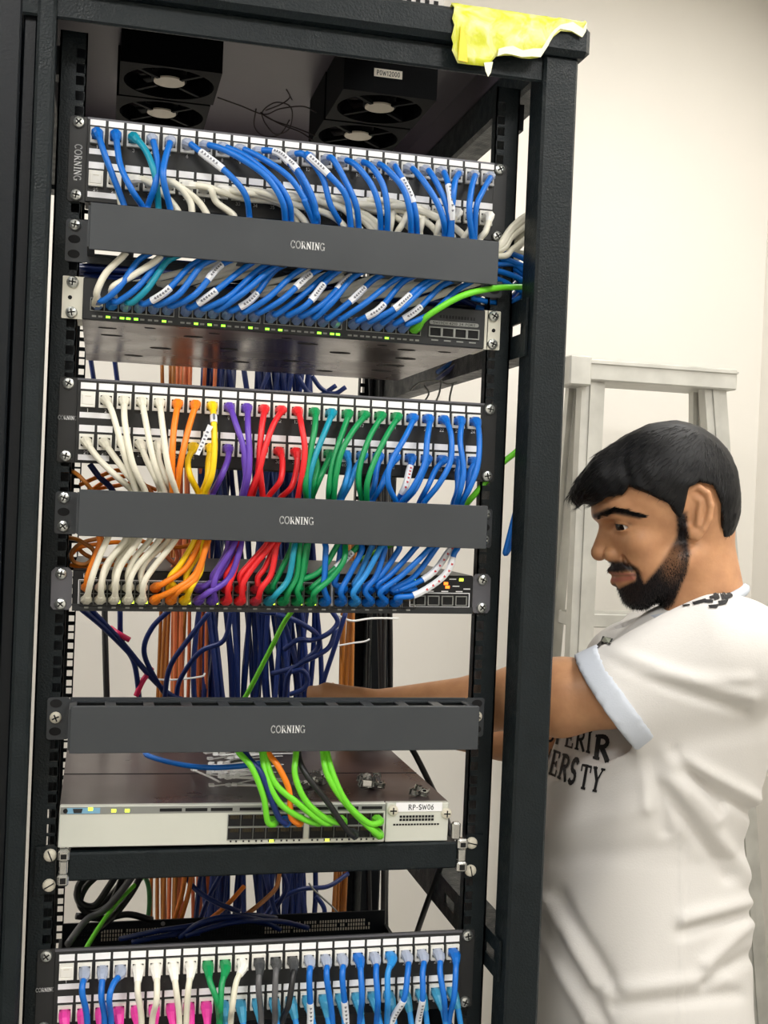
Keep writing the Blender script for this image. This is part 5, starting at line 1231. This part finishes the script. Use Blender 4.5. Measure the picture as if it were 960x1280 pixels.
D = smax(D, -cp((779, 697, 27), (793, 718, 38), 2.0, 1.6), 8)          # smile fold
D = smin(D, cp((866, 672, 0), (886, 800, 0), 46, 52), 22)              # neck
D = smin(D, cp((862, 690, 38), (835, 790, 16), 13, 12), 16)            # neck muscle
# ears
Wt = A_ - (F_.U - 848) * .34
ear = F_.ell((857, 642, 58), (17.5, 30, 5.5), Wt)
ear = smax(ear, -F_.ell((855, 640, 67), (13, 23, 10), Wt), 2)
hx = [(843, 634), (844, 619), (851, 611.5), (861, 611), (870, 618), (874, 632), (872, 648), (866, 660), (859, 670)]
for q0, q1 in zip(hx, hx[1:]): ear = smin(ear, F_.cap((*q0, 62), (*q1, 62), 4.0, 4.0, Wt), 2)
ear = smin(ear, F_.ell((855, 666, 60), (8, 7.5, 5.5), Wt), 4)
ear = smin(ear, F_.cap((863, 626, 61), (860, 655, 61), 3.4, 4, Wt), 2.5)
ear = smin(ear, F_.cap((862, 628, 61), (852, 619, 60), 3.0, 3, Wt), 2.5)
ear = smax(ear, -F_.ell((850, 647, 66), (7, 10, 12), Wt), 2.5)
ear = smin(ear, F_.ell((841, 646, 59), (4.5, 7, 6), Wt), 3)
D = smin(D, ear, 3.5)
hv, hf = F_.surface(D)
ba = -poly_sd(hv[:, 0], hv[:, 1], [(835, 640), (848, 640), (852, 690), (848, 715), (836, 752), (822, 766), (798, 768), (772, 760), (768, 738), (777, 731), (789, 724), (791, 712), (780, 713), (762, 716), (750, 710), (760, 701), (778, 700), (793, 708), (801, 726), (812, 712), (826, 692), (838, 668)])
beard = np.clip(ba / 5 + .45, 0, 1) * np.clip(1.15 - .28 * np.exp(-((hv[:, 0] - 832) / 16) ** 2 - ((hv[:, 1] - 700) / 30) ** 2) * 2, 0, 1)
beard = np.maximum(beard, .9 * np.exp(-(seg_d(hv[:, :2], (768, 732), (772, 738)) / 4) ** 2) * (np.abs(hv[:, 2]) < 9))
lipm = np.clip(np.maximum(1.5 - seg_d(hv[:, :2], (767, 724.5), (788, 720)) / 3.2, 1.2 - seg_d(hv[:, :2], (762, 716), (790, 716)) / 1.8), 0, 1) * (np.abs(hv[:, 2]) < 40); beard = beard * (1 - lipm * .9)
lash = np.exp(-(seg_d(np.c_[hv[:, :2], np.abs(hv[:, 2])], (765, 655, 30), (782, 654, 46)) / 3) ** 2) * .7
beard = np.maximum(beard, lash)
q3 = np.c_[hv[:, :2], np.abs(hv[:, 2])]; bw = np.minimum(seg_d(hv[:, :2], (742, 646), (757, 638)), seg_d(hv[:, :2], (757, 638), (793, 645))) + 20 * (np.abs(hv[:, 2]) < 7)
beard = np.maximum(beard, np.clip(1.4 - bw / 3.4, 0, .92)); mouth_shade = np.exp(-(seg_d(hv[:, :2], (760, 719.5), (791, 716.8)) / 1.6) ** 2); beard = np.maximum(beard, mouth_shade * .6)  # shade between the lips is painted in through the beard mask
head_px = hv.copy(); headY = yaw(hv, HYAW)
def normals(v, f):
    a = v[f[:, 1]] - v[f[:, 0]]; b_ = v[f[:, 2]] - v[f[:, 0]]; n = np.cross(a, b_); N = np.zeros_like(v)
    for k in range(4): np.add.at(N, f[:, k], n)
    return N / np.maximum(np.linalg.norm(N, axis=1, keepdims=True), 1e-9)

# arms, hands, torso core and legs (same frame)
def floor_v(u, w): 
    p = H2W(np.array([[u, 640, w]]))[0]; return 640 + (p[2] - 0) / (-EV[2] * HS)
B_ = Field((380, 770, -215), (960, 1330, 215), 6.0)
T = B_.cap((888, 775, 0), (845, 900, 0), 60, 90); T = smin(T, B_.cap((872, 815, 140), (872, 815, -120), 48, 48), 40); T = smin(T, B_.cap((840, 880, 0), (805, 1290, 0), 95, 110), 40)
T = smin(T, B_.ell((805, 1290, 0), (110, 60, 150)), 30)
A1 = [(px(885, 815, 140), px(765, 867, 128), 42, 40), (px(765, 867, 128), px(700, 876, 120), 40, 45), (px(700, 876, 120), px(650, 879, 112), 45, 38), (px(650, 879, 112), px(600, 887, 104), 38, 33), (px(600, 887, 104), px(480, 897, 92), 34, 24)]
A2 = [(px(822, 830, -150), px(706, 938, -80), 50, 44), (px(706, 938, -80), px(625, 927, -50), 40, 30), (px(625, 927, -50), px(500, 914, -20), 31, 23)]
arm = None
for q in A1 + A2: x = B_.cap(*q); arm = x if arm is None else smin(arm, x, 10)
bv, bf = B_.surface(smin(T + 26, arm, 10))
# smoother second pass of both fore-arms and the hands
C_ = Field((395, 800, -75), (790, 1000, 190), 2.6)
def hand(root, ahead, side, palm_n, s=1.0, grip=.5):
    """finger chains in the rigid frame: root = wrist, ahead / side / palm_n unit vectors"""
    ahead, side, palm_n = (np.array(x, float) / np.linalg.norm(x) for x in (ahead, side, palm_n)); root = np.array(root, float); out = []
    for k, (off, ln) in enumerate(((-27, 66), (-9, 74), (9, 70), (26, 56))):
        base = root + ahead * 80 * s + side * off * s; out.append((root + ahead * 18 + side * off * .5, base, 15, 11))
        d = ahead.copy(); p = base
        for j, fr in enumerate((.45, .32, .23)):
            a = grip * (.6 + .5 * j); d = d * math.cos(a) + palm_n * math.sin(a); q = p + d * ln * fr * s; out.append((p, q, 9.4 - j * .8, 8.8 - j * .8)); p = q
    th = root + ahead * 26 + side * -24; t2 = th + (ahead * .6 - side * .6 + palm_n * .5) * 34; t3 = t2 + (ahead * .9 - side * .1 + palm_n * .4) * 26
    out += [(root + ahead * 8, th, 18, 14), (th, t2, 13, 10), (t2, t3, 10, 8)]
    return out
HL = hand(px(480, 897, 92), (-1, -.06, -.15), (0, -.5, .8), (.1, .8, -.6)); HR = hand(px(500, 914, -20), (-1, -.22, .2), (0, -.3, -.9), (0, -.9, .3), grip=.45)
fore = None
for q in A1[1:] + A2[1:]: x = C_.cap(*q); fore = x if fore is None else smin(fore, x, 10)
for hnd in (HL, HR):
    hd_ = None
    for q in hnd: x = C_.cap(*q); hd_ = x if hd_ is None else smin(hd_, x, 4)
    fore = smin(fore, hd_, 8)
fv, ff = C_.surface(fore)
keep = (bv[:, 0] > 742) | (bv[:, 1] > 1010)      # coarse body without the fore-arms, which the finer pass replaces
kf = keep[bf].all(1); bf = bf[kf]
# legs
Lg = Field((640, 1240, -170), (900, 2050, 170), 9.0)
fl = floor_v(775, 0) - 8
lg = smin(Lg.cap((805, 1290, 72), (788, 1660, 78), 78, 56), Lg.cap((788, 1660, 78), (776, fl - 60, 80), 54, 34), 12)
lg2 = smin(Lg.cap((805, 1290, -72), (788, 1660, -78), 78, 56), Lg.cap((788, 1660, -78), (776, fl - 60, -80), 54, 34), 12)
lv, lf = Lg.surface(np.minimum(lg, lg2))
parts = [(H2W(headY), hf, 0), (H2W(bv), bf, 0), (H2W(fv), ff, 0), (H2W(lv), lf, 0)]
zer = [np.zeros(len(bv)), np.zeros(len(fv)), np.zeros(len(lv))]
put('body', mesh_from('body', parts, ['skin'], {'beard': np.concatenate([beard] + zer), 'lip': np.concatenate([lipm] + zer)}), man)
# trousers and shoes
lv2, lf2 = Lg.surface(np.minimum(np.minimum(lg, lg2) - 9, Lg.ell((804, 1292, 0), (118, 60, 158))))
put('trousers', mesh_from('trousers', [(H2W(lv2), lf2, 0)], ['trouser_dark']), man)
for s in (1, -1):
    S_ = Field((600, int(fl) - 90, 80 * s - 55), (860, int(fl) + 14, 80 * s + 55), 5.0)
    sd = smin(S_.ell((770, fl - 34, 80 * s), (48, 40, 40)), S_.ell((715, fl - 14, 80 * s), (95, 30, 44)), 14); sd = smax(sd, S_.V - (fl + 6), 3)
    sv, sf = S_.surface(sd); put('shoe', mesh_from('shoe', [(H2W(sv), sf, 0)], ['shoe_black']), man)
# eyes
for s in (1, -1):
    b = MB(); n = 14; c0 = np.array((778.5, 656.5, 32 * s)); vs = []; fs = []; mi_ = []
    for i in range(9):
        th = math.pi * i / 8
        for k in range(n):
            a = 2 * math.pi * k / n; gz = np.array((-.80, .34, .5 * s)); gz /= np.linalg.norm(gz); g1 = np.cross(gz, (0, 0, 1.)); g1 /= np.linalg.norm(g1); g2 = np.cross(gz, g1); vs.append(c0 + 12 * (gz * math.cos(th) + math.sin(th) * (g1 * math.cos(a) + g2 * math.sin(a))))
    vs = H2W(yaw(np.array(vs), HYAW))
    b.add(vs, [(i * n + k, i * n + (k + 1) % n, (i + 1) * n + (k + 1) % n, (i + 1) * n + k) for i in range(2, 8) for k in range(n)], 'eye_white'); b.add(vs, [(i * n + k, i * n + (k + 1) % n, (i + 1) * n + (k + 1) % n, (i + 1) * n + k) for i in range(2) for k in range(n)], 'eye_dark')
    b.build('eye', man, True)
# hair
HAIR = [(710, 632), (716, 612), (724, 598), (748, 568), (779, 546), (808, 532), (844, 526), (868, 533), (892, 546), (906, 565), (914, 592), (919, 640), (915, 665), (911, 690), (897, 676), (890, 656), (888, 630), (879, 608), (862, 604), (849, 611), (844, 632), (840, 650), (833, 640), (825, 630), (803, 618), (780, 609), (773, 619), (756, 621), (742, 630), (730, 628), (722, 636), (716, 633)]
G_ = Field((704, 518, -90), (926, 700, 90), 1.9)
ho = G_.ell((828, 610, 0), (94, 86, 76)); ho = smin(ho, G_.ell((868, 628, 0), (53, 72, 68)), 14); ho = smin(ho, G_.ell((758, 602, 0), (48, 46, 57)), 14)
nz = .5 * np.sin(G_.U * .13 - G_.V * .21 + G_.W * .3) * np.sin(G_.W * .21 + G_.U * .05)
hd = smax(ho + nz, G_.poly(HAIR) + .0 * G_.W + .8 * np.sin(G_.W * .55 + np.sin(G_.U * .2) * 2), 3)
gv, gf = G_.surface(hd); gn = normals(gv, gf)
put('hair', mesh_from('hair', [(H2W(yaw(gv, HYAW)), gf, 0)], ['hair_black']), man)
def blades(name, roots, dirs, nrm, ln, wd, m, droop=.0, seg=3, lift=.25):
    vs = []; fs = []
    for p, d, n_, l_ in zip(roots, dirs, nrm, ln):
        sd = np.cross(d, n_); sd /= max(1e-6, np.linalg.norm(sd)); o = len(vs)
        for k in range(seg + 1):
            t = k / seg; c = p + d * l_ * t + n_ * (l_ * lift * math.sin(math.pi * t * .9) * .5) + np.array((0, droop * l_ * t * t, 0)); h = wd * (1 - t * .9)
            vs += [c + sd * h, c - sd * h, c + n_ * h * .8]
        for k in range(seg):
            a = o + k * 3
            for q in range(3): fs.append((a + q, a + (q + 1) % 3, a + 3 + (q + 1) % 3, a + 3 + q))
    vs = H2W(yaw(np.array(vs), HYAW)); b = MB(); b.add(vs.tolist(), fs, m); return b.build(name, man, True)
nr = np.random.default_rng(5)
pick = nr.choice(len(gv), 7000, replace=False); gp, gN = gv[pick], gn[pick]
# combed forward on top, downwards at the sides and back
flow = np.zeros_like(gp); top = np.clip((645 - gp[:, 1]) / 70, 0, 1)
crown = np.array((880, 548, 0)); rad = gp - crown; rad /= np.maximum(np.linalg.norm(rad, axis=1, keepdims=True), 1)
flow = rad * .8 + np.array((-.35, .55, 0)); flow[:, 0] = np.where(gp[:, 0] > 870, np.abs(flow[:, 0]) * .3, flow[:, 0]); flow += nr.normal(0, .16, flow.shape)
flow -= gN * (flow * gN).sum(1, keepdims=True); flow /= np.maximum(np.linalg.norm(flow, axis=1, keepdims=True), 1e-6)
inner = -poly_sd(gp[:, 0], gp[:, 1], HAIR)
ln = nr.uniform(7, 16, len(gp)) * np.where((inner < 8) & (gp[:, 0] > 770), .35, 1.0)
blades('hair_strands', gp - gN * .5, flow, gN, ln, .55, 'hair_strand', lift=.13)
# fringe locks
fr = []
for i in range(150):
    t = nr.random(); u0 = 714 + 60 * t; v0 = np.interp(u0, [712, 722, 735, 750, 775], [618, 616, 616, 612, 606]); fr.append((u0, v0, nr.uniform(-46, 46)))
fr = np.array(fr); fdir = np.array((-.35, .9, 0)) + nr.normal(0, .22, fr.shape); fdir /= np.linalg.norm(fdir, axis=1, keepdims=True)
blades('fringe', fr, fdir, np.tile((-.8, -.5, 0.), (len(fr), 1)), np.where(fr[:, 0] > 748, .55, 1) * nr.uniform(12, 22, len(fr)), 1.3, 'hair_black', lift=.3)
# beard stubble and eyebrows
hn = normals(head_px, hf); cand = np.argwhere((beard > .5) & (ba > -1) & (head_px[:, 1] > 644))[:, 0]; pk = nr.choice(cand, min(4200, len(cand)), replace=False)
bd = np.tile((.1, 1.0, 0.), (len(pk), 1)) + nr.normal(0, .3, (len(pk), 3)); bd += hn[pk] * .55; bd /= np.linalg.norm(bd, axis=1, keepdims=True)
blades('beard', head_px[pk] - hn[pk] * .5, bd, hn[pk], nr.uniform(2.5, 6.5, len(pk)) * np.clip(beard[pk], .3, 1), .42, 'hair_black', seg=2, lift=.1)
br = []; bdir = []; bnr = []
tree = BVHTree.FromPolygons([Vector(v) for v in head_px], [tuple(int(i) for i in q) for q in hf])
for s in (1, -1):
    for i in range(260):
        t = nr.random(); u0 = 746 + 50 * t; v0 = np.interp(t, [0, .35, 1], [646, 637, 645]) + nr.uniform(-3.2, 3.2) * (1 - .5 * t); w0 = np.interp(t, [0, .3, 1], [8, 24, 54])
        q = tree.ray_cast(Vector((u0, v0, 120 * s)), Vector((0, 0, -s)))
        if q[0] is None: continue
        nn = np.array(q[1]); br.append(np.array(q[0]) + nn * .4); dd = np.array((.5 + .5 * t, -.35 + .6 * t, .8 * s)); bdir.append(dd - nn * (dd @ nn) + nn * .15); bnr.append(nn)
br = np.array(br); bdir = np.array(bdir) + nr.normal(0, .12, br.shape); bdir /= np.linalg.norm(bdir, axis=1, keepdims=True)
blades('eyebrow_hair', br, bdir, np.array(bnr), nr.uniform(5, 9, len(br)), .6, 'hair_black', lift=.2)

# T-shirt
Sf = Field((636, 726, -222), (968, 1316, 222), 4.0)
VT = [752, 775, 800, 840, 900, 960, 1035, 1130, 1230, 1320]
cu = np.interp(Sf.V, VT, [890, 882, 872, 852, 832, 816, 796, 792, 796, 800]); ta = np.interp(Sf.V, VT, [34, 62, 88, 108, 122, 128, 126, 136, 138, 138]); tb = np.interp(Sf.V, VT, [40, 84, 150, 182, 182, 172, 162, 166, 172, 176])
BY = math.radians(14); cx, sx_ = math.cos(BY), math.sin(BY)
fu = (Sf.U - cu) * cx - Sf.W * sx_; fw = (Sf.U - cu) * sx_ + Sf.W * cx
kk = np.sqrt((fu / ta) ** 2 + (fw / tb) ** 2); ts = (kk - 1) * np.minimum(ta, tb); ts = smax(ts, 746 - Sf.V, 8); ts = smax(ts, Sf.V - 1300, 3)
ts = smin(ts, Sf.cap((895, 786, 30), (905, 806, 130), 36, 52), 26)
ts = smin(ts, Sf.ell((866, 806, 0), (78, 56, 92)), 18); ts = smin(ts, Sf.ell((818, 842, -55), (92, 68, 110)), 24)
SA, SB = np.array(px(905, 815, 142)), np.array(px(752, 893, 128))
SE = SB - np.array((54, -22, 4)); sl_o = Sf.cap(SA, SE, 68, 65)
cn = np.array((-.81, .585, .0)); cutp = np.array(px(764, 883, 128))
cut = (Sf.U - cutp[0]) * cn[0] + (Sf.V - cutp[1]) * cn[1]
sl_o = smax(sl_o, cut, 2)
RA, RB = np.array((826, 830, -150)), np.array((722, 925, -92)); sr_o = Sf.cap(RA, RB, 64, 62); cutr = (Sf.U - 722) * -.75 + (Sf.V - 925) * .66 + (Sf.W + 92) * .3; sr_o = smax(sr_o, cutr, 2)
sh_d = smin(smin(ts, sl_o, 22), sr_o, 22)
inn = Sf.cap(SA, SE, 56, 57); inn = smax(inn, -(cut + 34), 2); sh_d = smax(sh_d, -inn, 1.5)
nk = Sf.cap((866, 690, 0), (883, 772, 0), 45, 47); sh_d = smax(sh_d, -nk, 2)
tv, tf = Sf.surface(sh_d)
# folds: soft ridges and valleys along the pulls of the cloth
tn = normals(tv, tf); disp = np.zeros(len(tv))
FOLD = [((754, 815), (935, 868), 4, 9), ((759, 833), (926, 888), -4, 7), ((770, 845), (930, 845), 3, 8), ((827, 936), (892, 1018), 6, 10), ((840, 938), (900, 1005), -6, 8), ((854, 948), (938, 992), 6, 9), ((850, 965), (936, 1010), -6, 8), ((840, 975), (931, 1088), 6, 11), ((830, 985), (905, 1090), -5, 9),
        ((682, 1135), (740, 1238), 5, 9), ((700, 1130), (770, 1244), -5, 9), ((670, 1170), (735, 1285), 5, 8), ((700, 1180), (760, 1290), -4, 8), ((854, 1146), (928, 1120), 5, 9), ((850, 1165), (931, 1135), -5, 8), ((881, 1200), (935, 1140), 5, 9), ((880, 1225), (940, 1180), -5, 8), ((760, 1245), (900, 1215), 4, 10), ((770, 1265), (920, 1235), -4, 9),
        ((853, 980), (850, 1290), 1.5, 2.2), ((815, 945), (830, 1040), -5, 8), ((800, 945), (812, 1010), 4, 8), ((735, 800), (775, 760), 5, 7), ((760, 800), (795, 765), -5, 6), ((690, 990), (735, 960), 5, 10), ((690, 1050), (800, 1010), 3, 16), ((700, 1080), (850, 1060), -3, 16)]
pw = 1 - np.clip(tv[:, 2], 0, 200) * HS / 1.535; tpx = np.c_[815 + (tv[:, 0] - 815) / pw, 640 + (tv[:, 1] - 640) / pw]
for a, c, amp, sg in FOLD: disp += amp * np.exp(-(seg_d(tpx, a, c) / sg) ** 2) * (tv[:, 2] > -40)
cdist = (tv[:, 0] - cutp[0]) * cn[0] + (tv[:, 1] - cutp[1]) * cn[1]; wn = np.clip((125 - np.linalg.norm(tv - cutp, axis=1)) / 50, 0, 1) * np.clip((tv[:, 2] - 60) / 30, 0, 1); disp *= 1 - wn * (1 - np.clip((-cdist - 30) / 40, 0, 1))
disp += 1.5 * np.sin(tv[:, 0] * .05 + tv[:, 1] * .031 + tv[:, 2] * .04)
tv = tv + tn * (disp * 1.1)[:, None]
shirt = put('t_shirt', mesh_from('t_shirt', [(H2W(tv), tf, 0)], ['shirt_white']), man)
# cuff band of the near sleeve
cf = Sf.cap(SA, SE, 70, 67.5); cf = smax(cf, cut - 1.5, 1); cf = smax(cf, -(cut + 27), 1); cf = smax(cf, -Sf.cap(SA, SE, 56, 57), 1)
cv, cf_ = Sf.surface(cf); put('cuff', mesh_from('cuff', [(H2W(cv), cf_, 0)], ['cuff_grey']), shirt)
b = MB(); ring = []
for i in range(41):
    t = 2 * math.pi * i / 40; ring.append(Vector(H2W(np.array([[869 + 57 * math.cos(t), 753 - 19 * math.cos(t) + 4 * abs(math.sin(t)), 59 * math.sin(t)]]))[0]))
b.tube(ring, .0068, 'cuff_grey', 8, cap=False); b.build('collar', shirt, True)
# prints laid on the cloth
stree = BVHTree.FromPolygons([Vector(v) for v in H2W(tv)], [tuple(int(i) for i in q) for q in tf])
def on_shirt(px, py, off=.0012):
    d = Vector(CAM_M @ np.array([(px - 480) / CAM_F, 1, (640 - py) / CAM_F])).normalized(); h = stree.ray_cast(Vector(CAM_C), d)
    if h[0] is None: return Vector(CAM_C) + d * 1.6
    n = h[1]; n = n if n.dot(d) < 0 else -n
    return h[0] + n * off
def print_mesh(name, polys, m, sub=1):
    b = MB()
    for q in polys:
        q = [Vector(p) for p in q]; N = 4
        g = [[q[0].lerp(q[1], i / N).lerp(q[3].lerp(q[2], i / N), j / N) for i in range(N + 1)] for j in range(N + 1)]
        vs = [on_shirt(p.x, p.y) for r in g for p in r]; b.add(vs, [(j * (N + 1) + i, j * (N + 1) + i + 1, (j + 1) * (N + 1) + i + 1, (j + 1) * (N + 1) + i) for j in range(N) for i in range(N)], m)
    return b.build(name, shirt)
def shirt_text(text, corners, pen):
    """corners: top-left, top-right, bottom-right, bottom-left in photo places"""
    q, wd = strokes(text, pen); A, B, C, Dd = (Vector(c) for c in corners); out = []
    for quad in q: out.append([A.lerp(B, u / wd).lerp(Dd.lerp(C, u / wd), 1 - v) for u, v in quad])
    return out
zN = zt(660, 740, 4.741)
print_mesh('chest_lettering', shirt_text('SUPERI', [zN(60, 790), zN(385, 825), zN(372, 960), zN(40, 860)], .2) + shirt_text('R', [zN(402, 850), zN(500, 858), zN(478, 1008), zN(385, 988)], .24)
           + shirt_text('NIVERS', [zN(-10, 870), zN(315, 1000), zN(275, 1145), zN(-30, 1010)], .2) + shirt_text('TY', [zN(322, 1022), zN(462, 1050), zN(430, 1190), zN(300, 1160)], .2), 'print_black')
zO = zt(700, 520, 4.174)
def pl(z, *c): return [z(*q) for q in c]
print_mesh('shoulder_print', [pl(zO, (690, 975), (760, 955), (770, 970), (700, 988)), pl(zO, (755, 960), (800, 962), (800, 978), (755, 976)), pl(zO, (800, 930), (825, 922), (835, 955), (805, 965)), pl(zO, (850, 912), (890, 905), (902, 945), (865, 965)), pl(zO, (775, 990), (830, 985), (820, 1006), (780, 1004)), pl(zO, (825, 968), (880, 962), (868, 985), (830, 992)), pl(zO, (640, 988), (680, 985), (680, 992), (642, 996)), pl(zO, (835, 925), (850, 920), (862, 958), (845, 962)), pl(zO, (780, 945), (802, 938), (806, 952), (784, 958))], 'print_black')
print_mesh('chest_badge_rim', [pl(zN, (445, 265), (508, 280), (490, 318), (430, 300)), pl(zN, (430, 295), (460, 300), (400, 350), (378, 355))], 'print_black')
print_mesh('chest_badge', [], 'badge_grey') if False else None
b = MB(); q = [zN(455, 272), zN(500, 284), zN(484, 312), zN(438, 300)]; b.add([on_shirt(*p, off=.0022) for p in q], [(0, 1, 2, 3)], 'badge_grey'); b.build('chest_badge', shirt)
